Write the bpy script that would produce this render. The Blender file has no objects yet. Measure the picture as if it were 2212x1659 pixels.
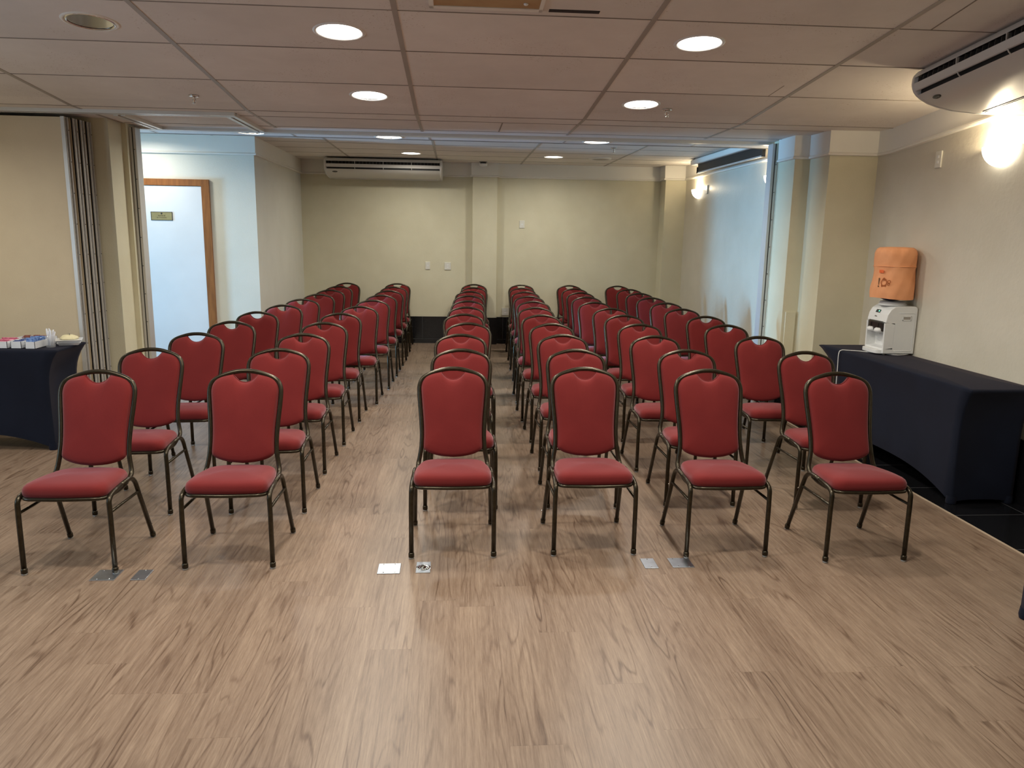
import bpy, bmesh, math, random
from mathutils import Vector, Matrix
random.seed(7)
PI = math.pi
S = bpy.context.scene
COL = S.collection

# ------------------------------------------------------------------ camera
F_PX, PITCH, YAW, ROLL, CAM_H = 1655.9, 0.1906, 0.0741, 0.0161, 1.7178
fwd = Vector((math.sin(YAW)*math.cos(PITCH), math.cos(YAW)*math.cos(PITCH), -math.sin(PITCH)))
rt = Vector((math.cos(YAW), -math.sin(YAW), 0)); up = rt.cross(fwd)
r2 = rt*math.cos(ROLL) + up*math.sin(ROLL); u2 = -rt*math.sin(ROLL) + up*math.cos(ROLL)
cam = bpy.data.cameras.new('camera'); cam_o = bpy.data.objects.new('camera', cam); COL.objects.link(cam_o)
cam.sensor_width = 36.0; cam.sensor_fit = 'HORIZONTAL'; cam.lens = 36.0*F_PX/2212.0; cam.clip_start = 0.05
cam_o.matrix_world = Matrix(((r2.x, u2.x, -fwd.x, 0), (r2.y, u2.y, -fwd.y, 0), (r2.z, u2.z, -fwd.z, CAM_H), (0, 0, 0, 1)))
S.camera = cam_o

# ------------------------------------------------------------------ world, exposure, daylight
w = bpy.data.worlds.new('world'); S.world = w; w.use_nodes = True
w.node_tree.nodes['Background'].inputs[0].default_value = (0.8, 0.85, 1, 1)
w.node_tree.nodes['Background'].inputs[1].default_value = 0.0
S.view_settings.view_transform = 'Standard'; S.view_settings.look = 'None'
S.view_settings.exposure = 0.12; S.view_settings.gamma = 1.0; S.view_settings.use_curve_mapping = False
LAMP_W = 23.0          # one downlight
WARM = (1.0, 0.96, 0.86)

def power_factor(x, y):
    if y > 8: return 0.55 if x < -2.0 else 0.8
    if y > 4: return 0.85
    return 1.25 if y > 2 else 0.55
def area(name, loc, rot, sx, sy, power, color, shape='RECTANGLE', spread=PI):
    l = bpy.data.lights.new(name, 'AREA'); l.shape = shape; l.size = sx
    if shape in ('RECTANGLE', 'ELLIPSE'): l.size_y = sy
    l.energy = power; l.color = color; l.spread = spread
    o = bpy.data.objects.new(name, l); COL.objects.link(o); o.location = loc; o.rotation_euler = rot
    return o
# daylight through the window in the unseen left end of the far room
area('window_daylight', (-8.95, 8.27, 1.15), (0, -PI/2, 0), 1.7, 0.7, 105.0, (0.22, 0.57, 1.0), spread=math.radians(52))
# daylight through the unseen window in the near left wall
area('window_daylight', (-5.12, 2.6, 1.5), (0, -PI/2, 0), 1.4, 1.9, 42.0, (0.42, 0.68, 1.0))

# ------------------------------------------------------------------ materials
def mat(name, base=(0.5, 0.5, 0.5), rough=0.5, metal=0.0, spec=0.5):
    m = bpy.data.materials.new(name); m.use_nodes = True
    nt = m.node_tree; b = nt.nodes['Principled BSDF']
    b.inputs['Base Color'].default_value = (*base, 1); b.inputs['Roughness'].default_value = rough
    b.inputs['Metallic'].default_value = metal; b.inputs['Specular IOR Level'].default_value = spec
    return m, nt, b
def N(nt, t, **kw):
    n = nt.nodes.new(t)
    for k, v in kw.items(): setattr(n, k, v)
    return n
def objco(nt, scale=(1, 1, 1)):
    tc = N(nt, 'ShaderNodeTexCoord'); mp = N(nt, 'ShaderNodeMapping'); mp.inputs['Scale'].default_value = scale
    nt.links.new(tc.outputs['Object'], mp.inputs[0]); return mp.outputs[0]
def noise(nt, co, scale, detail=3, rough=0.5, dist=0.0):
    n = N(nt, 'ShaderNodeTexNoise'); n.inputs['Scale'].default_value = scale; n.inputs['Detail'].default_value = detail
    n.inputs['Roughness'].default_value = rough; n.inputs['Distortion'].default_value = dist
    if co is not None: nt.links.new(co, n.inputs['Vector'])
    return n.outputs['Fac']
def ramp(nt, fac, stops):
    r = N(nt, 'ShaderNodeValToRGB'); e = r.color_ramp.elements
    while len(e) < len(stops): e.new(0.5)
    for i, (p, c) in enumerate(stops):
        e[i].position = p; e[i].color = (*c, 1)
    nt.links.new(fac, r.inputs[0]); return r.outputs[0]
def bump(nt, b, h, strength=0.3, dist=0.01):
    n = N(nt, 'ShaderNodeBump'); n.inputs['Strength'].default_value = strength; n.inputs['Distance'].default_value = dist
    nt.links.new(h, n.inputs['Height']); nt.links.new(n.outputs[0], b.inputs['Normal'])
def math_(nt, op, a, b=None):
    n = N(nt, 'ShaderNodeMath', operation=op)
    for i, v in enumerate((a, b)):
        if v is None: continue
        if isinstance(v, (int, float)): n.inputs[i].default_value = v
        else: nt.links.new(v, n.inputs[i])
    return n.outputs[0]
def noisy(name, c1, c2, scale, rough, metal=0, bs=0.0, bscale=None, stretch=(1, 1, 1), spec=0.5):
    m, nt, b = mat(name, c1, rough, metal, spec)
    co = objco(nt, stretch); f = noise(nt, co, scale, 4)
    nt.links.new(ramp(nt, f, [(0.3, c1), (0.7, c2)]), b.inputs['Base Color'])
    if bs: bump(nt, b, noise(nt, co, bscale or scale*4, 4), bs, 0.004)
    return m
def emis(name, col, st, base=(0.8, 0.8, 0.8)):
    m, nt, b = mat(name, base, 0.4)
    b.inputs['Emission Color'].default_value = (*col, 1); b.inputs['Emission Strength'].default_value = st
    return m

# wallpaper: beige, faint weave and mottling
M_WALL = noisy('beige_wallpaper', (0.64, 0.59, 0.42), (0.69, 0.64, 0.465), 3.0, 0.62, bs=0.25, bscale=90)
M_PLASTER = noisy('rough_beige_plaster', (0.62, 0.57, 0.46), (0.67, 0.62, 0.51), 2.5, 0.42, bs=0.55, bscale=28)
M_PANEL = noisy('partition_vinyl', (0.70, 0.58, 0.40), (0.74, 0.62, 0.43), 4, 0.6, bs=0.15, bscale=120)
M_TRIM = noisy('cornice_paint', (0.80, 0.77, 0.69), (0.84, 0.81, 0.73), 2, 0.5)
M_WHITE = noisy('white_plastic', (0.78, 0.78, 0.76), (0.82, 0.82, 0.80), 3, 0.28)
M_PLATE = noisy('plate_plastic', (0.70, 0.68, 0.60), (0.74, 0.72, 0.64), 8, 0.4)
M_AC = noisy('appliance_plastic', (0.62, 0.60, 0.56), (0.66, 0.64, 0.60), 2, 0.32)
M_DARK = noisy('dark_void', (0.008, 0.008, 0.008), (0.015, 0.014, 0.013), 5, 0.6)
M_SMOKE = noisy('smoked_plastic', (0.02, 0.018, 0.016), (0.03, 0.028, 0.025), 5, 0.2)
M_ALU = noisy('brushed_aluminium', (0.58, 0.56, 0.53), (0.66, 0.64, 0.61), 3, 0.42, metal=0.45, stretch=(30, 30, 1))
M_TRACK = noisy('pale_anodised_track', (0.66, 0.64, 0.59), (0.72, 0.70, 0.65), 3, 0.35, metal=0.25)
M_CHROME, _, _ = mat('chrome', (0.75, 0.74, 0.72), 0.12, 1.0)
M_BRONZE = noisy('bronze_frame', (0.034, 0.026, 0.015), (0.052, 0.041, 0.024), 60, 0.30, metal=0.7, spec=0.6)
M_GLIDE, _, _b = mat('clear_plastic', (0.75, 0.75, 0.72), 0.2); _b.inputs['Transmission Weight'].default_value = 0.5
M_LENS = emis('lamp_lens', (1.0, 0.93, 0.82), 9.0)
M_BOWL = emis('lit_opal_glass', (1.0, 0.92, 0.76), 5.0)
M_DOOR = noisy('white_door_laminate', (0.74, 0.74, 0.74), (0.78, 0.78, 0.78), 3, 0.35)
M_BRASS = noisy('brass_plate', (0.42, 0.33, 0.16), (0.52, 0.42, 0.22), 14, 0.35, metal=0.7)
M_INK, _, _ = mat('engraved_ink', (0.03, 0.02, 0.012), 0.6)
M_STEEL = noisy('floor_plate_steel', (0.48, 0.52, 0.58), (0.58, 0.62, 0.68), 18, 0.34, metal=1.0, bs=0.2, bscale=12)
M_ORANGE = noisy('orange_cloth', (0.80, 0.34, 0.15), (0.88, 0.40, 0.19), 8, 0.75, bs=0.5, bscale=18)
M_PRINT, _, _ = mat('brown_print', (0.38, 0.10, 0.02), 0.7)
M_PRINT2, _, _ = mat('orange_print', (0.85, 0.16, 0.04), 0.7)
M_PRINT3, _, _ = mat('dark_print', (0.10, 0.05, 0.02), 0.7)
M_CREAM = noisy('cream_tray_food', (0.80, 0.72, 0.44), (0.88, 0.80, 0.52), 30, 0.6, bs=0.6, bscale=60)
M_CERAM = noisy('white_ceramic', (0.75, 0.76, 0.78), (0.80, 0.81, 0.83), 5, 0.2)
M_BLUEP = noisy('blue_packets', (0.03, 0.10, 0.38), (0.30, 0.45, 0.75), 60, 0.35)
M_NAVY = noisy('navy_packets', (0.01, 0.03, 0.16), (0.03, 0.07, 0.28), 60, 0.35)
M_PINK = noisy('pink_packets', (0.45, 0.04, 0.10), (0.75, 0.25, 0.35), 50, 0.35)
M_MAROON = noisy('maroon_packets', (0.14, 0.02, 0.02), (0.28, 0.07, 0.04), 50, 0.35)
M_PAPERW, _, _ = mat('white_stick_wrap', (0.72, 0.73, 0.78), 0.5)
M_GREEN = emis('green_led', (0.0, 1.0, 0.35), 2.5)
M_BOTTLE, _, _ = mat('blue_bottle', (0.03, 0.03, 0.10), 0.15)
M_GLASS, _nt, _b = mat('clear_glass', (0.95, 0.96, 0.97), 0.05)
_t = _nt.nodes.new('ShaderNodeBsdfTransparent'); _m = _nt.nodes.new('ShaderNodeMixShader'); _m.inputs[0].default_value = 0.16
_nt.links.new(_t.outputs[0], _m.inputs[1]); _nt.links.new(_b.outputs[0], _m.inputs[2]); _nt.links.new(_m.outputs[0], _nt.nodes['Material Output'].inputs[0])
M_SCREEN, _, _ = mat('black_screen_fabric', (0.015, 0.015, 0.015), 0.5)
M_HATCH = noisy('brown_wood_panel', (0.42, 0.26, 0.12), (0.52, 0.36, 0.18), 5, 0.5)
M_TBAR = noisy('ceiling_grid_paint', (0.36, 0.32, 0.275), (0.42, 0.375, 0.325), 4, 0.5)
M_TLINE = noisy('ceiling_joint', (0.20, 0.165, 0.13), (0.36, 0.31, 0.26), 2.2, 0.8)

def make_fabric(name, c1, c2, sheen=0.28):
    m, nt, b = mat(name, c1, 0.88, 0, 0.25)
    co = objco(nt); big = noise(nt, co, 3.5, 3); fine = noise(nt, co, 420, 2)
    c = ramp(nt, math_(nt, 'ADD', math_(nt, 'MULTIPLY', big, 0.6), math_(nt, 'MULTIPLY', fine, 0.4)), [(0.35, c1), (0.65, c2)])
    nt.links.new(c, b.inputs['Base Color']); bump(nt, b, fine, 0.25, 0.001)
    b.inputs['Sheen Weight'].default_value = sheen; b.inputs['Sheen Roughness'].default_value = 0.45
    b.inputs['Sheen Tint'].default_value = (1, 0.72, 0.78, 1)
    return m
M_RED = make_fabric('red_upholstery', (0.132, 0.0095, 0.009), (0.168, 0.0145, 0.013))
M_CLOTH = make_fabric('navy_spandex', (0.004, 0.0062, 0.015), (0.006, 0.0095, 0.022), 0.04)

def make_tile():
    m, nt, b = mat('mineral_tile', (0.5, 0.45, 0.4), 0.8, 0, 0.3)
    at = N(nt, 'ShaderNodeAttribute', attribute_name='tone'); co = objco(nt)
    stain = noise(nt, co, 1.3, 5, 0.65); spk = noise(nt, co, 70, 3, 0.7); patch = noise(nt, co, 2.1, 2)
    base = ramp(nt, stain, [(0.25, (0.72, 0.67, 0.61)), (0.6, (0.82, 0.77, 0.71))])
    dots = ramp(nt, math_(nt, 'MULTIPLY', math_(nt, 'GREATER_THAN', spk, 0.635), math_(nt, 'GREATER_THAN', patch, 0.56)), [(0, (1, 1, 1)), (1, (0.72, 0.66, 0.60))])
    mx = N(nt, 'ShaderNodeMix', data_type='RGBA', blend_type='MULTIPLY'); mx.inputs[0].default_value = 1
    nt.links.new(base, mx.inputs[6]); nt.links.new(at.outputs['Color'], mx.inputs[7])
    m2 = N(nt, 'ShaderNodeMix', data_type='RGBA', blend_type='MULTIPLY'); m2.inputs[0].default_value = 1
    nt.links.new(mx.outputs[2], m2.inputs[6]); nt.links.new(dots, m2.inputs[7])
    nt.links.new(m2.outputs[2], b.inputs['Base Color']); bump(nt, b, spk, 0.15, 0.002)
    return m
M_TILE = make_tile()

def make_granite():
    m, nt, b = mat('black_granite', (0.01, 0.01, 0.01), 0.16, 0, 0.5)
    co = objco(nt); f = noise(nt, co, 120, 3, 0.7)
    c = ramp(nt, f, [(0.55, (0.006, 0.006, 0.007)), (0.75, (0.03, 0.03, 0.033))])
    nt.links.new(c, b.inputs['Base Color']); return m
M_GRANITE = make_granite()
M_GROUT, _, _ = mat('tile_grout', (0.07, 0.07, 0.075), 0.7)

def make_floor():
    m, nt, b = mat('wood_laminate', (0.4, 0.28, 0.2), 0.36, 0, 0.5)
    tc = N(nt, 'ShaderNodeTexCoord'); sx = N(nt, 'ShaderNodeSeparateXYZ'); nt.links.new(tc.outputs['Object'], sx.inputs[0])
    X, Y = sx.outputs[0], sx.outputs[1]
    u = math_(nt, 'DIVIDE', X, 0.185); row = math_(nt, 'FLOOR', u)
    wn = N(nt, 'ShaderNodeTexWhiteNoise', noise_dimensions='1D'); nt.links.new(row, wn.inputs['W'])
    v = math_(nt, 'ADD', math_(nt, 'DIVIDE', Y, 1.22), math_(nt, 'MULTIPLY', wn.outputs['Value'], 7.3)); pl = math_(nt, 'FLOOR', v)
    cid = N(nt, 'ShaderNodeCombineXYZ'); nt.links.new(row, cid.inputs[0]); nt.links.new(pl, cid.inputs[1])
    wn2 = N(nt, 'ShaderNodeTexWhiteNoise', noise_dimensions='3D'); nt.links.new(cid.outputs[0], wn2.inputs['Vector'])
    rnd = wn2.outputs['Value']; off = math_(nt, 'MULTIPLY', rnd, 37.0)
    gx = math_(nt, 'ADD', X, off)
    def co(ax, ay):
        c = N(nt, 'ShaderNodeCombineXYZ')
        nt.links.new(math_(nt, 'MULTIPLY', gx, ax), c.inputs[0]); nt.links.new(math_(nt, 'MULTIPLY', Y, ay), c.inputs[1]); nt.links.new(off, c.inputs[2])
        return c.outputs[0]
    # cathedral grain: contour lines of a stretched height field
    h = noise(nt, co(6.5, 0.60), 1.0, 2.0, 0.5, 0.10)
    jag = noise(nt, co(45, 9.0), 1.0, 3, 0.6)
    hj = math_(nt, 'ADD', h, math_(nt, 'MULTIPLY', jag, 0.012))
    rings = math_(nt, 'SINE', math_(nt, 'MULTIPLY', hj, 85.0))
    gate = noise(nt, co(4.0, 0.7), 1.7, 2, 0.5)
    line = math_(nt, 'POWER', math_(nt, 'MULTIPLY', math_(nt, 'ADD', rings, 1.0), 0.5), 7.0)
    line = math_(nt, 'MULTIPLY', line, math_(nt, 'MULTIPLY', math_(nt, 'MAXIMUM', math_(nt, 'SUBTRACT', gate, 0.38), 0.0), 5.5))
    fine = noise(nt, co(170, 9.0), 1.0, 4, 0.75)
    streak = noise(nt, co(75, 2.2), 1.0, 3, 0.6)
    tone = noise(nt, co(7, 0.8), 1.0, 3, 0.5)
    val = math_(nt, 'ADD', math_(nt, 'MULTIPLY', tone, 0.22), math_(nt, 'MULTIPLY', fine, 0.42))
    val = math_(nt, 'ADD', val, math_(nt, 'MULTIPLY', streak, 0.30))
    val = math_(nt, 'ADD', val, math_(nt, 'MULTIPLY', rnd, 0.04))
    val = math_(nt, 'SUBTRACT', val, math_(nt, 'MULTIPLY', line, 0.115))
    fu = math_(nt, 'FRACT', u); fv = math_(nt, 'FRACT', v)
    seam = math_(nt, 'MAXIMUM', math_(nt, 'LESS_THAN', fu, 0.010), math_(nt, 'LESS_THAN', fv, 0.0022))
    val = math_(nt, 'SUBTRACT', val, math_(nt, 'MULTIPLY', seam, 0.05))
    c = ramp(nt, val, [(0.22, (0.075, 0.042, 0.025)), (0.36, (0.150, 0.095, 0.062)), (0.47, (0.210, 0.143, 0.098)), (0.62, (0.300, 0.215, 0.150))])
    nt.links.new(c, b.inputs['Base Color'])
    nt.links.new(math_(nt, 'ADD', 0.31, math_(nt, 'MULTIPLY', fine, 0.14)), b.inputs['Roughness'])
    bump(nt, b, val, 0.10, 0.002)
    return m
M_FLOOR = make_floor()

def make_doorwood():
    m, nt, b = mat('orange_brown_wood', (0.4, 0.18, 0.06), 0.4)
    co = objco(nt, (30, 30, 3)); f = noise(nt, co, 1.5, 4, 0.6)
    nt.links.new(ramp(nt, f, [(0.3, (0.21, 0.070, 0.014)), (0.7, (0.33, 0.120, 0.028))]), b.inputs['Base Color']); return m
M_WOOD = make_doorwood()

# ------------------------------------------------------------------ mesh helpers
class MB:
    def __init__(s): s.v = []; s.f = []; s.m = []; s.sm = []; s.tone = {}
    def add(s, vs, fs, mi=0, smooth=False):
        o = len(s.v); s.v += [tuple(v) for v in vs]
        for f in fs: s.f.append([i+o for i in f]); s.m.append(mi); s.sm.append(smooth)
    def box(s, x0, x1, y0, y1, z0, z1, mi=0):
        s.add([(x0, y0, z0), (x1, y0, z0), (x1, y1, z0), (x0, y1, z0), (x0, y0, z1), (x1, y0, z1), (x1, y1, z1), (x0, y1, z1)],
              [(0, 3, 2, 1), (4, 5, 6, 7), (0, 1, 5, 4), (1, 2, 6, 5), (2, 3, 7, 6), (3, 0, 4, 7)], mi)
    def prism(s, poly, z0, z1, mi=0, smooth=False):
        n = len(poly); s.add([(x, y, z0) for x, y in poly] + [(x, y, z1) for x, y in poly],
              [tuple(reversed(range(n))), tuple(range(n, 2*n))], mi)
        o = len(s.v) - 2*n
        for i in range(n):
            j = (i+1) % n; s.f.append([o+i, o+j, o+n+j, o+n+i]); s.m.append(mi); s.sm.append(smooth)
    def quad(s, a, b, c, d, mi=0): s.add([a, b, c, d], [(0, 1, 2, 3)], mi)
    def lathe(s, prof, origin=(0, 0, 0), axis=(0, 0, 1), n=24, mi=0, smooth=True, a0=0, a1=2*PI, caps=True):
        q = Vector((0, 0, 1)).rotation_difference(Vector(axis)); o = Vector(origin); full = abs(a1-a0-2*PI) < 1e-6
        k = n if full else n+1; vs = []
        for r, h in prof:
            for i in range(k):
                a = a0 + (a1-a0)*i/n; vs.append(o + q @ Vector((r*math.cos(a), r*math.sin(a), h)))
        fs = []
        for j in range(len(prof)-1):
            for i in range(n):
                i2 = (i+1) % k; fs.append((j*k+i, j*k+i2, (j+1)*k+i2, (j+1)*k+i))
        s.add(vs, fs, mi, smooth)
        if caps and full:
            b0 = len(s.v)-len(vs)
            if prof[0][0] > 1e-5: s.f.append([b0+i for i in reversed(range(k))]); s.m.append(mi); s.sm.append(False)
            if prof[-1][0] > 1e-5: s.f.append([b0+(len(prof)-1)*k+i for i in range(k)]); s.m.append(mi); s.sm.append(False)
    def tube(s, pts, rad, n=8, closed=False, mi=0, flat=1.0):
        pts = [Vector(p) for p in pts]; m = len(pts); rs = rad if isinstance(rad, (list, tuple)) else [rad]*m
        vs = []; prev = None
        for i, p in enumerate(pts):
            a = pts[(i-1) % m] if (closed or i > 0) else p; b = pts[(i+1) % m] if (closed or i < m-1) else p
            t = (b-a).normalized()
            if prev is None:
                ref = Vector((0, 0, 1)) if abs(t.z) < 0.9 else Vector((0, 1, 0)); nx = t.cross(ref).normalized()
            else:
                nx = (prev - t*prev.dot(t)).normalized()
            prev = nx; ny = t.cross(nx)
            for k in range(n):
                an = 2*PI*k/n; vs.append(p + nx*math.cos(an)*rs[i]*flat + ny*math.sin(an)*rs[i])
        fs = []; L = m if closed else m-1
        for i in range(L):
            i2 = (i+1) % m
            for k in range(n):
                k2 = (k+1) % n; fs.append((i*n+k, i*n+k2, i2*n+k2, i2*n+k))
        s.add(vs, fs, mi, True)
        if not closed:
            b0 = len(s.v)-len(vs)
            s.f.append([b0+k for k in reversed(range(n))]); s.m.append(mi); s.sm.append(False)
            s.f.append([b0+(m-1)*n+k for k in range(n)]); s.m.append(mi); s.sm.append(False)
    def rings(s, rings, mi=0, smooth=True, cap0=True, cap1=True):
        n = len(rings[0]); vs = [p for r in rings for p in r]; fs = []
        for j in range(len(rings)-1):
            for i in range(n):
                i2 = (i+1) % n; fs.append((j*n+i, j*n+i2, (j+1)*n+i2, (j+1)*n+i))
        if cap0: fs.append(tuple(reversed(range(n))))
        if cap1: fs.append(tuple((len(rings)-1)*n+i for i in range(n)))
        s.add(vs, fs, mi, smooth)
    def build(s, name, mats, parent=None, recalc=True, mtx=None, bevel=0):
        me = bpy.data.meshes.new(name); me.from_pydata([tuple(v) for v in s.v], [], s.f)
        for i, p in enumerate(me.polygons): p.material_index = s.m[i]; p.use_smooth = s.sm[i]
        if s.tone:
            ca = me.color_attributes.new('tone', 'FLOAT_COLOR', 'CORNER')
            for i, p in enumerate(me.polygons):
                c = s.tone.get(i, 1.0)
                for li in p.loop_indices: ca.data[li].color = (c, c, c, 1)
        if recalc:
            bm = bmesh.new(); bm.from_mesh(me); bmesh.ops.recalc_face_normals(bm, faces=bm.faces); bm.to_mesh(me); bm.free()
        for m in (mats if isinstance(mats, (list, tuple)) else [mats]): me.materials.append(m)
        if mtx is not None: me.transform(mtx)
        o = bpy.data.objects.new(name, me); COL.objects.link(o)
        if parent is not None: o.parent = parent
        if bevel:
            bv = o.modifiers.new('bevel', 'BEVEL'); bv.width = bevel; bv.segments = 3; bv.limit_method = 'ANGLE'; bv.angle_limit = 0.6
        return o

def crom(pts, n=6):
    pts = [Vector(p) for p in pts]; out = []
    for i in range(len(pts)-1):
        p0 = pts[max(i-1, 0)]; p1 = pts[i]; p2 = pts[i+1]; p3 = pts[min(i+2, len(pts)-1)]
        for k in range(n):
            t = k/n
            out.append(0.5*((2*p1) + (p2-p0)*t + (2*p0-5*p1+4*p2-p3)*t*t + (3*p1-p0-3*p2+p3)*t**3))
    out.append(pts[-1]); return out
def fillet(pts, r, n=5, closed=False):
    """round the corners of a polyline with radius-like distance r"""
    pts = [Vector(p) for p in pts]; m = len(pts); out = []
    for i, p in enumerate(pts):
        if not closed and i in (0, m-1): out.append(p); continue
        a = pts[(i-1) % m]; b = pts[(i+1) % m]; rr = r[i] if isinstance(r, (list, tuple)) else r
        da = (a-p); db = (b-p); ra = min(rr, da.length*0.49); rb = min(rr, db.length*0.49)
        A = p+da.normalized()*ra; B = p+db.normalized()*rb
        for k in range(n+1):
            t = k/n; out.append(A*(1-t)**2 + p*2*t*(1-t) + B*t*t)
    return out

def thing(name, label, cat, loc=(0, 0, 0), rotz=0, group=None):
    o = bpy.data.objects.new(name, None); COL.objects.link(o); o.location = loc; o.rotation_euler = (0, 0, rotz)
    o['label'] = label; o['category'] = cat
    if group: o['group'] = group
    return o
def tag(o, label, cat, group=None):
    o['label'] = label; o['category'] = cat
    if group: o['group'] = group
    return o
def struct(mb, name, mats, **kw):
    o = mb.build(name, mats, **kw); o['kind'] = 'structure'; return o
def text(s, size, mtx, m, parent, name='lettering', depth=0.0004):
    c = bpy.data.curves.new(name, 'FONT'); c.body = s; c.size = size; c.align_x = 'CENTER'; c.align_y = 'CENTER'; c.extrude = depth
    t = bpy.data.objects.new(name, c); COL.objects.link(t)
    dg = bpy.context.evaluated_depsgraph_get(); me = bpy.data.meshes.new_from_object(t.evaluated_get(dg))
    bpy.data.objects.remove(t); bpy.data.curves.remove(c)
    me.transform(mtx); me.materials.clear(); me.materials.append(m)
    o = bpy.data.objects.new(name, me); COL.objects.link(o); o.parent = parent; return o

# ================================================================== SETTING
KY, KZ, SL = 6.70, 2.69, 0.085       # the near ceiling rises toward the camera from the kink line
FY = 3.55; FZ = KZ + SL*(KY-FY)
def near_z(y): return FZ if y < FY else (KZ + SL*(KY-y) if y < KY else KZ)
SE = 8.40                             # far edge of the lowered soffit
FARZ = 2.82; YB = 12.36

# floor
mb = MB(); mb.box(-5.4, 3.18, -2.7, 12.45, -0.06, 0.0); mb.box(-9.2, -5.4, 7.3, 9.7, -0.06, 0.0)
struct(mb, 'floor', M_FLOOR)
mb = MB(); mb.box(3.195, 4.1, -2.7, 12.45, -0.06, -0.001, 0)
for y in [3.915+0.55*i for i in range(-10, 9)]: mb.box(3.195, 3.69, y-0.002, y+0.002, -0.003, -0.0004, 1)
mb.box(3.68, 3.684, -2.6, 8, -0.003, -0.0004, 1)
struct(mb, 'trim_1', [M_GRANITE, M_GROUT])
mb = MB(); mb.box(3.18, 3.195, -2.7, 7.2, -0.02, 0.003)
struct(mb, 'trim_2', noisy('edge_strip', (0.42, 0.32, 0.22), (0.5, 0.4, 0.3), 5, 0.4))

# ceilings -----------------------------------------------------------
LIGHTS_NEAR = [(-0.674, 4.767, 1), (1.433, 4.75, 1), (-2.042, 4.743, 0), (-0.655, 6.134, 1), (1.426, 6.16, 1),
               (-0.674, 3.2, 1), (1.433, 3.2, 1), (-0.674, 1.2, 1), (1.433, 1.2, 1), (-4.35, 5.45, 1), (-2.042, 3.0, 1)]
LIGHTS_SOFFIT = [(-2.05, 8.13, 1), (-0.69, 8.22, 1), (1.447, 8.20, 1)]
LIGHTS_FAR = [(-0.628, 11.08, 1), (1.361, 11.123, 1), (-3.62, 9.0, 1)]
HR = 0.130
def tiled(mb, xs, ys, zf, holes):
    for i in range(len(xs)-1):
        for j in range(len(ys)-1):
            x0, x1, y0, y1 = xs[i], xs[i+1], ys[j], ys[j+1]; t = random.uniform(0.93, 1.05)
            hs = [h for h in holes if x0 <= h[0] < x1 and y0 <= h[1] < y1]
            if not hs:
                mb.tone[len(mb.f)] = t
                mb.add([(x0, y0, zf(y0)), (x0, y1, zf(y1)), (x1, y1, zf(y1)), (x1, y0, zf(y0))], [(0, 1, 2, 3)]); continue
            hx, hy = hs[0][0], hs[0][1]
            # split into strips so that the hole sits in a square cell
            cx0, cx1 = max(x0, hx-0.2), min(x1, hx+0.2); cy0, cy1 = max(y0, hy-0.2), min(y1, hy+0.2)
            for (a, b, c, d) in ((x0, cx0, y0, y1), (cx1, x1, y0, y1), (cx0, cx1, y0, cy0), (cx0, cx1, cy1, y1)):
                if b-a < 1e-4 or d-c < 1e-4: continue
                mb.tone[len(mb.f)] = t
                mb.add([(a, c, zf(c)), (a, d, zf(d)), (b, d, zf(d)), (b, c, zf(c))], [(0, 1, 2, 3)])
            angs = sorted(set([2*PI*k/40 for k in range(40)] + [math.atan2(yy-hy, xx-hx) % (2*PI) for xx in (cx0, cx1) for yy in (cy0, cy1)]))
            vs = []
            for a in angs:
                ca, sa = math.cos(a), math.sin(a); px, py = hx+HR*ca, hy+HR*sa
                tt = min((((cx1 if ca > 0 else cx0)-hx)/ca) if abs(ca) > 1e-9 else 9, (((cy1 if sa > 0 else cy0)-hy)/sa) if abs(sa) > 1e-9 else 9)
                qx, qy = hx+tt*ca, hy+tt*sa
                vs += [(px, py, zf(py)), (qx, qy, zf(qy))]
            n = len(angs)
            for k in range(n):
                k2 = (k+1) % n; mb.tone[len(mb.f)] = t
                mb.add([vs[2*k], vs[2*k+1], vs[2*k2+1], vs[2*k2]], [(0, 1, 2, 3)])
def bar(mb, p0, p1, wid, drop, mi):
    p0 = Vector(p0); p1 = Vector(p1); d = (p1-p0).normalized(); s_ = d.cross(Vector((0, 0, 1))).normalized()*wid/2; dz = Vector((0, 0, drop))
    a, b, c, e = p0-s_, p0+s_, p1+s_, p1-s_; u = Vector((0, 0, 0.01))
    mb.add([a-dz, b-dz, c-dz, e-dz, a+u, b+u, c+u, e+u], [(0, 3, 2, 1), (4, 5, 6, 7), (0, 1, 5, 4), (1, 2, 6, 5), (2, 3, 7, 6), (3, 0, 4, 7)], mi)

NX = [-5.2, -4.45, -3.085, -1.705, -0.33, 1.07, 2.44, 3.8]
NY = [-2.6, -1.95, -1.2, -0.5, 0.22, 0.96, 1.7, 2.4, 3.05, 3.73, 4.405, 5.07, 5.83, 6.45, KY]
mb = MB(); tiled(mb, NX, [y for y in NY if y < FY] + [FY] + [y for y in NY if y > FY], near_z, LIGHTS_NEAR)
tiled(mb, NX, [KY, 7.0, 7.63, 7.83], lambda y: KZ, [])
tiled(mb, NX, [7.83, 7.96, SE], lambda y: KZ, LIGHTS_SOFFIT)
mb.quad((-9.1, SE, KZ), (3.8, SE, KZ), (3.8, SE, FARZ+0.06), (-9.1, SE, FARZ+0.06), 0)
tiled(mb, [-9.1, -7.9, -6.5, -5.2], [7.83, SE], lambda y: KZ, [])
mb.box(-5.4, 4.2, -2.7, SE, 3.14, 3.2, 0)
for x in NX[1:-1]:
    bar(mb, (x, -2.6, FZ), (x, FY, FZ), 0.030, 0.003, 1); bar(mb, (x, FY, FZ), (x, KY, KZ), 0.030, 0.003, 1)
    bar(mb, (x, KY, KZ), (x, 7.72, KZ), 0.026, 0.003, 1); bar(mb, (x+0.05, 8.0, KZ), (x+0.05, SE, KZ), 0.02, 0.002, 1)
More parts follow.
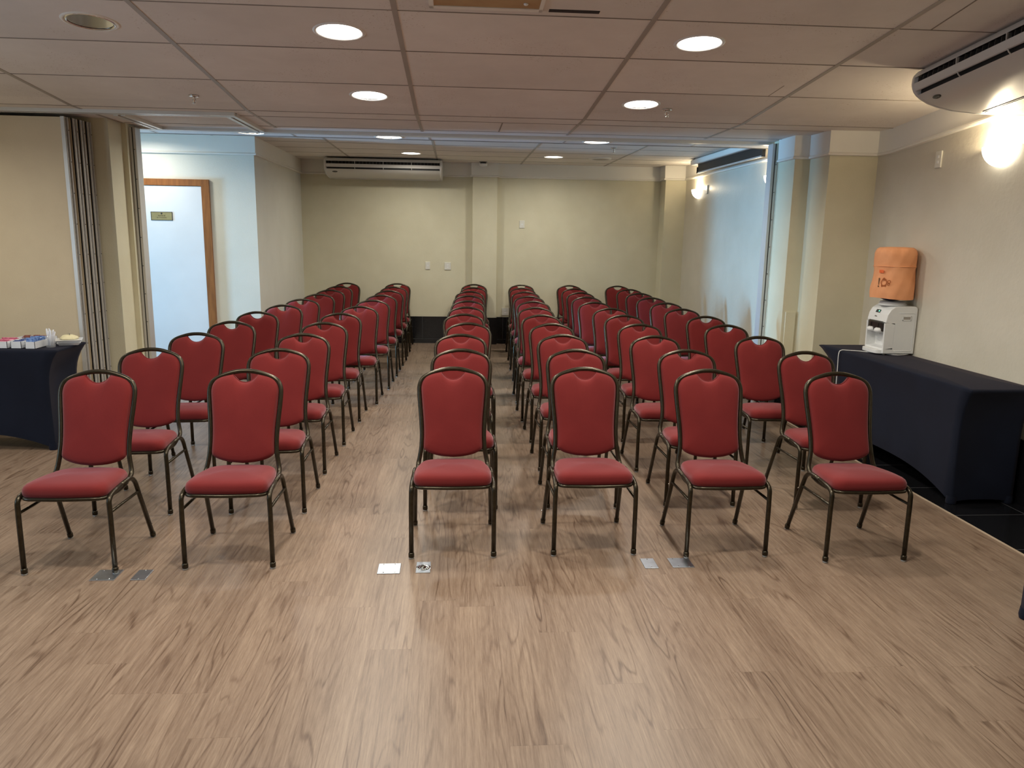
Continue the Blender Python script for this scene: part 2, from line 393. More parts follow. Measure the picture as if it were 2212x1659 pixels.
for y in NY[1:]:
    if abs(y-6.45) < 1e-3: continue
    bar(mb, (-5.2, y, near_z(y)), (3.8, y, near_z(y)), 0.011 if y < 5 else 0.014, 0.002, 2)
for y in (7.0, 7.62): bar(mb, (-3.05, y, KZ), (3.3, y, KZ), 0.016, 0.002, 2)
bar(mb, (-5.2, SE-0.012, KZ), (3.8, SE-0.012, KZ), 0.03, 0.004, 2)
bar(mb, (0.40, 7.0, KZ), (0.40, 7.6, KZ), 0.012, 0.002, 2)
bar(mb, (2.09+0.55, 4.405, near_z(4.405)), (2.09+0.5, 3.74, near_z(3.74)), 0.008, 0.002, 2)
bar(mb, (2.3, 5.83, near_z(5.83)), (2.3, 5.55, near_z(5.55)), 0.006, 0.001, 2)
struct(mb, 'ceiling', [M_TILE, M_TBAR, M_TLINE], recalc=False)

FX = [-9.1, -7.99, -6.71, -5.42, -4.14, -2.855, -1.572, -0.289, 1.0, 2.312, 3.6]
FYS = [8.3, 8.76, 9.385, 10.01, 10.64, 11.27, 11.9, 12.4]
mb = MB(); tiled(mb, FX, FYS, lambda y: FARZ, LIGHTS_FAR)
mb.box(-9.2, 4.0, 8.3, 12.5, 3.14, 3.2, 0)
for x in FX[1:-1]: bar(mb, (x, 8.42, FARZ), (x, YB, FARZ), 0.026, 0.003, 1)
for y in FYS[1:-1]: bar(mb, (-9.1, y, FARZ), (3.56, y, FARZ), 0.013, 0.002, 2)
struct(mb, 'ceiling', [M_TILE, M_TBAR, M_TLINE], recalc=False)

# walls ---------------------------------------------------------------
mb = MB(); mb.box(-2.45, 4.2, YB, YB+0.12, 0, 3.14); mb.box(0.25, 0.632, 12.25, YB, 0, 3.0); mb.box(3.235, 3.60, 12.06, YB, 0, 3.0)
struct(mb, 'wall_back', M_WALL)
mb = MB(); mb.box(3.56, 3.9, 7.8, YB, 0, 3.14)
struct(mb, 'wall_right_far', M_PLASTER)
mb = MB(); mb.box(-9.2, -2.39, 9.6, YB, 0, 3.14)
struct(mb, 'wall_left_far', noisy('pale_cream_wallpaper', (0.68, 0.66, 0.57), (0.72, 0.70, 0.61), 3.0, 0.6, bs=0.3, bscale=80))
mb = MB(); mb.box(3.8, 4.1, -2.7, 6.95, 0, 3.14)
struct(mb, 'wall_right', M_PLASTER)
mb = MB(); mb.prism([(3.20, 7.70), (3.20, 7.33), (3.345, 7.32), (3.355, 6.95), (4.1, 6.93), (4.1, 7.84), (3.197, 7.84), (3.197, 7.70)], 0, 3.14)
struct(mb, 'wall_partition_right', M_WALL)
mb = MB(); mb.prism([(-9.2, 7.38), (-3.10, 7.38), (-3.105, 7.67), (-3.06, 7.67), (-3.06, 7.86), (-9.2, 7.86)], 0, 3.14)
struct(mb, 'wall_partition_left', M_WALL)
mb = MB()
for (y0, y1, z0, z1) in ((-2.7, 7.4, 0, 0.8), (-2.7, 7.4, 2.2, 3.14), (-2.7, 1.65, 0.8, 2.2), (3.55, 7.4, 0.8, 2.2)): mb.box(-5.4, -5.2, y0, y1, z0, z1)
struct(mb, 'wall_left', M_WALL)
mb = MB()
for (y0, y1, z0, z1) in ((7.86, 9.6, 0, 0.3), (7.86, 9.6, 2.0, 3.14), (7.86, 7.9, 0.3, 2.0), (8.66, 9.6, 0.3, 2.0)): mb.box(-9.2, -9.1, y0, y1, z0, z1)
struct(mb, 'wall_left_window', M_WALL)
mb = MB(); mb.box(-5.4, 4.2, -2.75, -2.6, 0, 3.14)
struct(mb, 'wall_rear', M_WALL)
# window in the unseen end: frame, then the bright daylight beyond it
mb = MB()
for (y0, y1, z0, z1) in ((7.9, 8.66, 0.3, 0.34), (7.9, 8.66, 1.96, 2.0), (7.9, 7.93, 0.3, 2.0), (8.63, 8.66, 0.3, 2.0)): mb.box(-9.14, -9.10, y0, y1, z0, z1)
struct(mb, 'window_1', M_ALU)
mb = MB()
for (y0, y1, z0, z1) in ((1.65, 3.55, 0.8, 0.86), (1.65, 3.55, 2.14, 2.2), (1.65, 1.71, 0.8, 2.2), (3.49, 3.55, 0.8, 2.2), (2.57, 2.63, 0.8, 2.2)): mb.box(-5.36, -5.30, y0, y1, z0, z1)
struct(mb, 'window_2', M_ALU)

# cornices and base tiles follow the walls -----------------------------
def strip(path, prof, zf, mb, mi=0):
    """path: plan points (room on the left-hand side of travel); prof: (thickness, z offset from zf)"""
    P = [Vector((x, y)) for x, y in path]; n = len(P); ns = []
    for i in range(n-1):
        d = (P[i+1]-P[i]).normalized(); ns.append(Vector((-d.y, d.x)))
    rows = []
    for i in range(n):
        if i == 0: m = ns[0]; k = 1
        elif i == n-1: m = ns[-1]; k = 1
        else:
            m = (ns[i-1]+ns[i]).normalized(); k = 1/max(0.3, m.dot(ns[i]))
        rows.append([(P[i].x+m.x*t*k, P[i].y+m.y*t*k, zf(P[i].y)+dz) for t, dz in prof])
    q = len(prof)
    mb.add([p for r in rows for p in r], [(i*q+j, (i+1)*q+j, (i+1)*q+j+1, i*q+j+1) for i in range(n-1) for j in range(q-1)], mi)
    b0 = len(mb.v)-n*q
    mb.f.append([b0+j for j in range(q)]); mb.m.append(mi); mb.sm.append(False)
    mb.f.append([b0+(n-1)*q+j for j in reversed(range(q))]); mb.m.append(mi); mb.sm.append(False)
CORN = [(0.0, 0.0), (0.024, 0.0), (0.022, -0.185), (0.034, -0.200), (0.030, -0.212), (0.0, -0.215)]
FXL = -9.1
P_far = [(3.56, 8.0), (3.56, 12.06), (3.235, 12.06), (3.235, 12.36), (0.632, 12.36), (0.632, 12.25), (0.25, 12.25), (0.25, 12.36), (-2.39, 12.36), (-2.39, 9.6), (FXL, 9.6)]
mb = MB(); strip(P_far, CORN, lambda y: FARZ, mb); struct(mb, 'trim_3', M_TRIM)
P_near = [(3.8, -2.6), (3.8, FY), (3.8, KY), (3.8, 6.93), (3.355, 6.945), (3.345, 7.32), (3.20, 7.33), (3.20, 7.68)]
mb = MB(); strip(P_near, CORN, near_z, mb); struct(mb, 'trim_4', M_TRIM)
BASE = [(0.0, 0.43), (0.014, 0.43), (0.016, 0.0)]
mb = MB(); strip(P_far, BASE, lambda y: 0.0, mb)
for x in [-2.0, -1.25, -0.54, 0.75, 1.5, 2.3, 3.0]: mb.box(x-0.002, x+0.002, 12.342, 12.345, 0.07, 0.43, 1)
mb.box(-2.35, 0.2, 12.342, 12.345, 0.068, 0.072, 1); mb.box(0.66, 3.2, 12.342, 12.345, 0.068, 0.072, 1)
struct(mb, 'baseboard_back', [M_GRANITE, M_GROUT])
mb = MB(); strip(P_near, BASE, lambda y: 0.0, mb)
struct(mb, 'baseboard_right', [M_GRANITE, M_GROUT])

# folding-partition tracks on the soffit
def track(mb, p0, p1, wid=0.10, drop=0.028):
    p0 = Vector((*p0, KZ)); p1 = Vector((*p1, KZ)); d = (p1-p0).normalized(); s_ = d.cross(Vector((0, 0, 1)))
    for o in (-1, 1):
        a = p0+s_*o*(wid/2-0.02); b = p1+s_*o*(wid/2-0.02); bar(mb, a, b, 0.036, drop, 0)
    bar(mb, p0, p1, 0.03, 0.004, 1)
mb = MB(); track(mb, (-5.2, 6.97), (-1.84, 6.87)); struct(mb, 'trim_5', [M_TRACK, M_DARK])
mb = MB(); track(mb, (-3.06, 7.90), (3.20, 7.90)); struct(mb, 'trim_6', [M_TRACK, M_DARK])
mb = MB(); track(mb, (-2.84, 7.0), (-2.84, 7.84)); struct(mb, 'trim_7', [M_TRACK, M_DARK])
mb = MB(); track(mb, (-1.89, 6.93), (-1.89, 7.84)); struct(mb, 'trim_8', [M_TRACK, M_DARK])

# jambs
def jamb(name, x0, x1, y0, y1, side):
    mb = MB(); mb.box(x0, x1, y0, y1, 0, KZ-0.03, 0)
    m_ = (x0+x1)/2
    mb.box(m_-0.004, m_+0.004, y0-0.003, y0, 0, KZ-0.03, 1)
    for k in range(9): mb.lathe([(0.004, 0), (0.004, 0.004)], ((x0+x1)/2+0.012, y0-0.003, 0.3+k*0.27), (0, -1, 0), 8, 1)
    return struct(mb, name, [M_ALU, M_DARK])
jamb('trim_9', -3.055, -3.00, 7.72, 7.84, 1)
jamb('trim_10', 3.135, 3.196, 7.72, 7.84, -1)

# stored partition leaves: the front leaf and the stack behind it
def leaf(name, x0, x1, y0, y1, label):
    t = thing(name, label, 'partition panel', ((x0+x1)/2, y0, 0.02))
    mb = MB(); mb.box(x0, x1-0.02, y0+0.004, y1-0.004, 0.02, KZ-0.05); mb.build('panel', M_PANEL, t).matrix_parent_inverse = Matrix.Translation((-(x0+x1)/2, -y0, -0.02))
    mb = MB(); w = y1-y0
    mb.box(x1-0.02, x1, y0, y0+0.30*w, 0.02, KZ-0.045); mb.box(x1-0.02, x1, y1-0.22*w, y1, 0.02, KZ-0.045)
    mb.box(x1-0.02, x1-0.010, y0, y1, 0.02, KZ-0.045); mb.box(x1-0.012, x1-0.009, y0+0.36*w, y0+0.70*w, 0.02, KZ-0.05, 1)
    for k in range(10): mb.lathe([(0.004, 0), (0.003, 0.004)], (x1, y1-0.11*w, 0.2+k*0.26), (1, 0, 0), 8, 1)
    if x0 < -5: mb.box(x1-0.030, x1, y0-0.003, y0+0.004, 0.02, KZ-0.045, 2)
    mb.build('edge_profile', [M_ALU, M_DARK, M_TRACK], t).matrix_parent_inverse = Matrix.Translation((-(x0+x1)/2, -y0, -0.02))
    return t
leaf('partition_leaf', -5.18, -3.285, 6.985, 7.055, 'beige folding partition leaf with pale metal edge behind the refreshment table')
for i in range(3):
    leaf('partition_leaf', -4.4, -3.262+0.014*i, 7.092+i*0.098, 7.160+i*0.098,
         ['folded partition leaf, first metal edge behind the beige front leaf', 'folded partition leaf, middle metal edge of the stack of three',
          'folded partition leaf, rearmost metal edge beside the beige pillar'][i])['group'] = 'folded partition leaves stacked at the left'

# door in the far room -------------------------------------------------
mb = MB(); DX0, DX1 = -4.02, -3.01
mb.box(DX0, DX1, 9.575, 9.598, 0.01, 2.235)
door = struct(mb, 'door_1', M_DOOR)
mb = MB(); mb.box(DX1, DX1+0.09, 9.565, 9.61, 0, 2.315); mb.box(DX0-0.09, DX0, 9.565, 9.61, 0, 2.315); mb.box(DX0-0.0, DX1+0.0, 9.565, 9.61, 2.24, 2.315)
mb.build('door_frame', M_WOOD, door)
mb = MB(); mb.box(DX0+0.06, DX0+0.07+0.11, 9.53, 9.545, 1.03, 1.05); mb.lathe([(0.025, 0), (0.025, 0.008), (0.009, 0.01), (0.009, 0.045)], (DX0+0.07, 9.575, 1.04), (0, -1, 0), 16)
mb.build('door_handle', M_CHROME, door)
pl = thing('door_plaque', 'small brass name plaque on the white door', 'sign', (-3.485, 9.573, 1.885))
mb = MB(); mb.box(-0.125, 0.125, -0.003, 0, -0.05, 0.05, 0); mb.box(-0.118, 0.118, -0.0036, -0.003, -0.044, 0.044, 1)
mb.build('plate', [M_INK, M_BRASS], pl)
RX = Matrix.Rotation(PI/2, 4, 'X')
text('Reunião III', 0.019, Matrix.Translation((0, -0.004, 0.004)) @ RX, M_INK, pl)
text('de Convenções', 0.018, Matrix.Translation((0, -0.004, -0.017)) @ RX, M_INK, pl)
mb = MB(); mb.lathe([(0.011, 0), (0.010, 0.001), (0.0, 0.001)], (0, -0.0036, 0.030), (0, -1, 0), 20); mb.build('emblem', M_INK, pl)

# ================================================================== CHAIRS
def ypl(z): return 0.345 + (z-0.46)*0.31
def sym(right):   # right half from bottom centre to top centre -> full closed loop
    return right + [(-x, z) for x, z in reversed(right[1:-1])]
def make_chair():
    t = thing('banquet_chair', '', 'chair')
    # seat cushion
    pts = fillet([(-0.212, -0.012, 0), (0.212, -0.012, 0), (0.182, 0.385, 0), (-0.182, 0.385, 0)], [0.075, 0.075, 0.11, 0.11], 7, True)
    out = [(p.x, p.y) for p in pts]
    out2 = []
    for i in range(len(out)):      # subdivide long edges and bulge them a little
        a = out[i]; b = out[(i+1) % len(out)]; L = math.hypot(a[0]-b[0], a[1]-b[1]); k = max(1, int(L/0.04))
        for j in range(k):
            u = j/k; bx = a[0]+(b[0]-a[0])*u; by = a[1]+(b[1]-a[1])*u
            if k > 2:
                s_ = math.sin(PI*u)*0.009; nx, ny = (b[1]-a[1])/L, -(b[0]-a[0])/L; bx += nx*s_; by += ny*s_
            out2.append((bx, by))
    cx_, cy_ = 0.0, 0.19
    def ring(sc, z, crown=0.0):
        return [(cx_+(x-cx_)*sc, cy_+(y-cy_)*sc, z - 0.010*(y-cy_)/0.2 + crown) for x, y in out2]
    rs = [ring(0.90, 0.396), ring(0.975, 0.397), ring(1.0, 0.405), ring(1.012, 0.420), ring(1.004, 0.436), ring(0.975, 0.449), ring(0.92, 0.458),
          ring(0.82, 0.465), ring(0.65, 0.470), ring(0.4, 0.4735), ring(0.15, 0.475)]
    mb = MB(); mb.rings(rs, 0); mb.build('seat', M_RED, t)
    # seat frame: flattened tube under the cushion
    mb = MB(); mb.tube([(x*0.985, cy_+(y-cy_)*0.985, 0.390 - 0.010*(y-cy_)/0.2) for x, y in out2], 0.0095, 8, True)
    mb.box(-0.17, 0.17, 0.02, 0.36, 0.384, 0.394)
    mb.build('seat_frame', M_BRONZE, t)
    # back pad
    half = [(0.0, 0.470), (0.07, 0.476), (0.125, 0.490), (0.158, 0.508), (0.166, 0.530), (0.164, 0.60), (0.167, 0.68), (0.174, 0.76), (0.180, 0.825), (0.181, 0.855),
            (0.175, 0.885), (0.158, 0.910), (0.130, 0.925), (0.098, 0.933), (0.070, 0.938), (0.061, 0.927), (0.042, 0.908), (0.020, 0.897), (0.0, 0.894)]
    hv = crom([(x, z, 0) for x, z in half[:14]], 3) + crom([(x, z, 0) for x, z in half[14:]], 3)
    loop = sym([(p.x, p.y) for p in hv])
    c0 = (0.0, 0.70)
    def pr(sc, dy): return [(c0[0]+(x-c0[0])*sc, ypl(c0[1]+(z-c0[1])*sc)+dy, c0[1]+(z-c0[1])*sc) for x, z in loop]
    rs = [pr(0.12, -0.036), pr(0.4, -0.0355), pr(0.65, -0.034), pr(0.82, -0.031), pr(0.91, -0.027), pr(0.96, -0.021), pr(0.988, -0.013), pr(1.0, -0.004),
          pr(1.0, 0.006), pr(0.985, 0.014), pr(0.95, 0.020), pr(0.85, 0.024), pr(0.6, 0.026), pr(0.2, 0.027)]
    mb = MB(); mb.rings(rs, 0); mb.build('backrest', M_RED, t)
    # welt seam around the pad front
    mb = MB(); mb.tube([(c0[0]+(x-c0[0])*1.0, ypl(c0[1]+(z-c0[1])*1.0)-0.004, c0[1]+(z-c0[1])*1.0) for x, z in loop], 0.0032, 6, True)
    mb.build('piping', M_RED, [c for c in t.children if c.name.startswith('backrest')][0])
    # back frame
    side = [(0.196, 0.275, 0.407), (0.198, 0.312, 0.412), (0.197, 0.338, 0.432), (0.190, 0.352, 0.465), (0.181, 0, 0.52), (0.178, 0, 0.59), (0.183, 0, 0.68),
            (0.191, 0, 0.77), (0.195, 0, 0.835), (0.192, 0, 0.868), (0.178, 0, 0.898), (0.150, 0, 0.919), (0.110, 0, 0.935), (0.065, 0, 0.948), (0.03, 0, 0.9535), (0, 0, 0.9545)]
    side = [(x, (y if y else ypl(z)), z) for x, y, z in side]
    full = side + [(-x, y, z) for x, y, z in reversed(side[:-1])]
    pts = crom(full, 4)
    mb = MB(); mb.tube(pts, [0.0128]*len(pts), 10)
    mb.build('back_frame', M_BRONZE, t)
    # legs
    for s_ in (-1, 1):
        fr = [(0.222*s_, 0.0, 0.010), (0.221*s_, 0.0, 0.30)] + [tuple(p) for p in fillet([(0.221*s_, 0.0, 0.33), (0.218*s_, 0.0, 0.41), (0.214*s_, 0.16, 0.418)], 0.085, 8)][1:]
        mb = MB(); rr = [0.0128]*len(fr); mb.tube(fr, rr, 10); mb.tube([(0.222*s_, 0, 0.010), (0.222*s_, 0, 0.030), (0.222*s_, 0, 0.036)], [0.0158, 0.0158, 0.0125], 12)
        lg = mb.build('leg', M_BRONZE, t)
        mb = MB(); mb.lathe([(0.010, 0.012), (0.014, 0.009), (0.014, 0.001), (0.011, 0.0)], (0.222*s_, 0, 0), (0, 0, 1), 12); mb.build('foot_glide', M_GLIDE, lg)
        re = [tuple(p) for p in fillet([(0.214*s_, 0.16, 0.418), (0.213*s_, 0.318, 0.420), (0.219*s_, 0.40, 0.20)], 0.075, 8)][:-1] + [(0.227*s_, 0.482, 0.010)]
        mb = MB(); mb.tube(re, 0.0122, 10); mb.tube([(0.227*s_, 0.482, 0.010), (0.2265*s_, 0.4755, 0.030), (0.2262*s_, 0.473, 0.037)], [0.0152, 0.0152, 0.012], 12)
        for (yy, zz) in ((0.452, 0.095), (0.372, 0.30)): mb.lathe([(0.004, 0), (0.003, 0.003)], (0.237*s_ if zz < 0.2 else 0.232*s_, yy, zz), (s_, 0, 0), 8, 1)
        lg = mb.build('leg', [M_BRONZE, M_CHROME], t)
        mb = MB(); mb.lathe([(0.010, 0.012), (0.014, 0.009), (0.014, 0.001), (0.011, 0.0)], (0.227*s_, 0.484, 0), (0, 0, 1), 12); mb.build('foot_glide', M_GLIDE, lg)
        mb = MB(); mb.tube([(0.219*s_, 0.005, 0.325), (0.219*s_, 0.355, 0.318)], 0.0075, 8); mb.build('brace', M_BRONZE, t)
    return t

CH = [
[(-1.948, 3.78), (-1.973, 4.613), (-1.949, 5.42), (-1.918, 6.214), (-1.905, 7.062), (-1.836, 7.818), (-1.777, 8.589), (-1.724, 9.361), (-1.72, 10.133), (-1.71, 10.904), (-1.697, 11.676)],
[(-1.171, 3.815), (-1.163, 4.617), (-1.169, 5.412), (-1.141, 6.181), (-1.115, 6.99), (-1.031, 7.742), (-0.975, 8.529), (-0.947, 9.315), (-0.928, 10.102), (-0.919, 10.888), (-0.924, 11.675)],
[(-0.017, 3.912), (0.028, 4.642), (0.042, 5.438), (0.095, 6.232), (0.083, 7.013), (0.111, 7.773), (0.137, 8.561), (0.16, 9.348), (0.191, 10.136), (0.254, 10.924), (0.274, 11.685)],
[(0.756, 3.92), (0.81, 4.658), (0.845, 5.454), (0.853, 6.229), (0.843, 6.996), (0.856, 7.783), (0.915, 8.571), (0.935, 9.36), (0.952, 10.148), (0.981, 10.937), (1.031, 11.685)],
[(1.482, 3.87), (1.585, 4.667), (1.567, 5.421), (1.64, 6.244), (1.663, 7.034), (1.677, 7.765), (1.651, 8.555), (1.672, 9.345), (1.727, 10.136), (1.771, 10.926), (1.794, 11.685)],
[(2.228, 3.783), (2.427, 4.615), (2.408, 5.425), (2.428, 6.238), (2.481, 6.992), (2.465, 7.771), (2.508, 8.554), (2.527, 9.337), (2.562, 10.121), (2.584, 10.904), (2.572, 11.685)]]
ROW = ['front', 'second', 'third', 'fourth', 'fifth', 'middle', 'seventh', 'eighth', 'ninth', 'last but one', 'back']
FILE = ['leftmost file', 'second file from the left', 'file left of the centre gap', 'file right of the centre gap', 'second file from the right', 'rightmost file']
NOTE = {(0, 0): 'red banquet chair, front row, far left, foot on a floor plate', (1, 0): 'red banquet chair, front row, left of the wide aisle',
        (2, 0): 'red banquet chair, front row, right of the wide aisle', (3, 0): 'red banquet chair, front row, fourth from the left',
        (4, 0): 'red banquet chair, front row, second from the right', (5, 0): 'red banquet chair, front row, far right, nearest the long navy table',
        (2, 10): 'red banquet chair, back row, against the wall pillar'}
def copy_thing(src):
    r = src.copy(); COL.objects.link(r)
    for ch in list(src.children):
        c = ch.copy(); COL.objects.link(c); c.parent = r
        for g in list(ch.children):
            d = g.copy(); COL.objects.link(d); d.parent = c
    return r
proto = make_chair(); first = True
spots = [(i, j) for j in range(11) for i in range(6)]
for (i, j) in spots:
    o = proto if first else copy_thing(proto); first = False
    x, y = CH[i][j]
    o.location = (x, y, 0)
    o.rotation_euler = (0, 0, math.radians(random.uniform(-1.2, 1.2) if j else 0))
    row = ROW[j] + ' row' if j != 5 else 'sixth row'
    o['label'] = NOTE.get((i, j), 'red banquet chair in the %s, %s' % (row, FILE[i]))
    o['group'] = 'red banquet chairs in rows'

# ================================================================== DOWNLIGHTS
def downlight(x, y, z, slope, lit, label, grp):
    t = thing('recessed_downlight', label, 'ceiling light', (x, y, z), 0, grp); t.rotation_euler = (slope, 0, 0)
    mb = MB(); mb.lathe([(0.128, 0.004), (0.128, -0.003), (0.136, -0.006), (0.146, -0.004), (0.150, 0.0)], (0, 0, 0), (0, 0, 1), 40, caps=False); mb.build('trim_ring', M_WHITE if lit else M_TRIM, t)
    if lit:
        mb = MB(); mb.lathe([(0.128, 0.002), (0.124, 0.03), (0.118, 0.034)], (0, 0, 0), (0, 0, 1), 32, caps=False); mb.build('reflector', M_CHROME, t)
        mb = MB(); mb.lathe([(0.126, 0.008), (0.10, 0.0045), (0.05, 0.002), (0.0, 0.001)], (0, 0, 0), (0, 0, 1), 32); mb.build('lens', M_LENS, t)
        l = area('downlight_lamp', (x, y, z-0.010), (slope, 0, 0), 0.23, 0.23, LAMP_W*power_factor(x, y), WARM, 'DISK', math.radians(165))
    else:
        mb = MB(); mb.lathe([(0.128, 0.0), (0.122, 0.03), (0.108, 0.07), (0.08, 0.11), (0.045, 0.13), (0.0, 0.132)], (0, 0, 0), (0, 0, 1), 32); mb.build('reflector', M_CHROME, t)
        mb = MB(); mb.lathe([(0.0, 0.04), (0.022, 0.05), (0.028, 0.07), (0.02, 0.10), (0.018, 0.13)], (0, 0, 0), (0, 0, 1), 20); mb.build('bulb', M_CERAM, t)
        mb = MB(); mb.lathe([(0.116, -0.002), (0.121, -0.007), (0.127, -0.005), (0.129, 0.0)], (0, 0, 0), (0, 0, 1), 40, caps=False); mb.build('inner_ring', M_CHROME, t)
    return t
LN = ['lit round downlight in the near ceiling, front left of the central tiles', 'lit round downlight in the near ceiling, front right toward the air conditioner',
      'unlit round downlight with chrome bowl at top left', 'lit round downlight in the near ceiling, rear left', 'lit round downlight in the near ceiling beside a sprinkler, rear right'] + [''] * 4 + ['lit round downlight above the refreshment table, out of frame at the left']
for k, (x, y, lit) in enumerate(LIGHTS_NEAR):
    if y > FY+0.01: downlight(x, y, near_z(y), -math.atan(SL), lit, LN[k], 'round downlights in the near ceiling')
    else: downlight(x, y, FZ, 0, lit, 'lit round downlight behind the camera, %s of the %s pair' % ('left' if x < 0 else 'right', 'nearer' if y > 2 else 'rearmost') if x > -2 else 'lit round downlight behind the camera, alone at the far left', 'downlights behind the camera')
LF = ['lit downlight in the far room near the right end of the rear air conditioner', 'lit downlight in the far room near the back wall, right of centre',
      'lit downlight above the far door, hidden by the pillar']
for k, (x, y, lit) in enumerate(LIGHTS_FAR): downlight(x, y, FARZ, 0, lit, LF[k], 'round downlights in the far room')
LS = ['lit downlight behind the partition track near the white door', 'lit downlight behind the partition track, left of centre', 'lit downlight behind the partition track, right of centre']
for k, (x, y, lit) in enumerate(LIGHTS_SOFFIT): downlight(x, y, KZ, 0, lit, LS[k], 'round downlights behind the partition track')
t = thing('ceiling_vent', 'unlit round white ceiling fitting near the back wall', 'ceiling vent', (2.027, 11.16, FARZ))
mb = MB(); mb.lathe([(0.165, 0), (0.16, -0.012), (0.13, -0.020), (0.125, -0.012)], n=32, caps=False); mb.build('rim', M_TRIM, t)
mb = MB(); mb.lathe([(0.125, -0.010), (0.09, -0.02), (0.0, -0.024)], n=32); mb.build('disc', M_TBAR, t)

def sprinkler(x, y, z, label):
    t = thing('ceiling_sprinkler', label, 'sprinkler', (x, y, z), 0, 'ceiling sprinklers')
    mb = MB(); mb.lathe([(0.040, 0), (0.038, -0.006), (0.020, -0.012), (0.016, -0.006)], n=24); mb.build('escutcheon', M_CHROME, t)
    mb = MB(); mb.lathe([(0.011, -0.005), (0.011, -0.022), (0.007, -0.024), (0.007, -0.05), (0.002, -0.055)], n=12)
    mb.tube([(0.009, 0, -0.022), (0.014, 0, -0.036), (0.004, 0, -0.054)], 0.0025, 6); mb.tube([(-0.009, 0, -0.022), (-0.014, 0, -0.036), (-0.004, 0, -0.054)], 0.0025, 6)
    mb.build('nozzle', M_CHROME, t)
    mb = MB(); mb.lathe([(0.004, -0.053), (0.017, -0.056), (0.017, -0.058), (0.0, -0.059)], n=16); mb.build('deflector', M_CHROME, t)
sprinkler(1.667, 6.29, near_z(6.29), 'chrome sprinkler head in the near ceiling beside the rear right downlight')
sprinkler(-1.988, 6.28, near_z(6.28), 'chrome sprinkler head in the near ceiling at left, alone on its tile')
sprinkler(1.955, 9.83, FARZ, 'small sprinkler head in the far room ceiling')
t = thing('dome_detector', 'small white dome detector with dark slots above the wall pillar', 'detector', (0.405, 12.10, FARZ))
mb = MB(); mb.lathe([(0.062, 0), (0.062, -0.006), (0.045, -0.008), (0.045, -0.028), (0.058, -0.030)], n=24); mb.build('base', M_SMOKE, t)
mb = MB(); mb.lathe([(0.062, -0.028), (0.062, -0.045), (0.052, -0.062), (0.025, -0.07), (0.0, -0.071)], n=24); mb.build('dome', M_WHITE, t)

# ceiling hatch at the top of the frame
t = thing('ceiling_access_panel', 'brown ceiling panel with pale rim and small white button at the top edge', 'access panel', (0.155, 4.0, near_z(4.0))); t.rotation_euler = (-math.atan(SL), 0, 0)
mb = MB(); mb.box(-0.275, 0.275, -0.27, 0.30, -0.006, 0.0); mb.build('panel', M_HATCH, t)
mb = MB()
for (a, b, c, d) in ((-0.30, 0.295, 0.30, 0.335), (-0.30, -0.275, -0.3, 0.335), (0.275, 0.295, -0.3, 0.335), (-0.30, 0.295, -0.3, -0.27)): mb.box(a, b, c, d, -0.010, 0.0)
mb.build('rim', M_TRIM, t)
mb = MB(); mb.lathe([(0.012, -0.006), (0.012, -0.010), (0.008, -0.014), (0, -0.015)], (0.20, 0.235, 0), (0, 0, 1), 16); mb.build('button', M_WHITE, t)
mb = MB(); mb.box(0.33, 0.60, 0.31, 0.345, -0.003, 0.001); mb.build('gap', M_DARK, t)

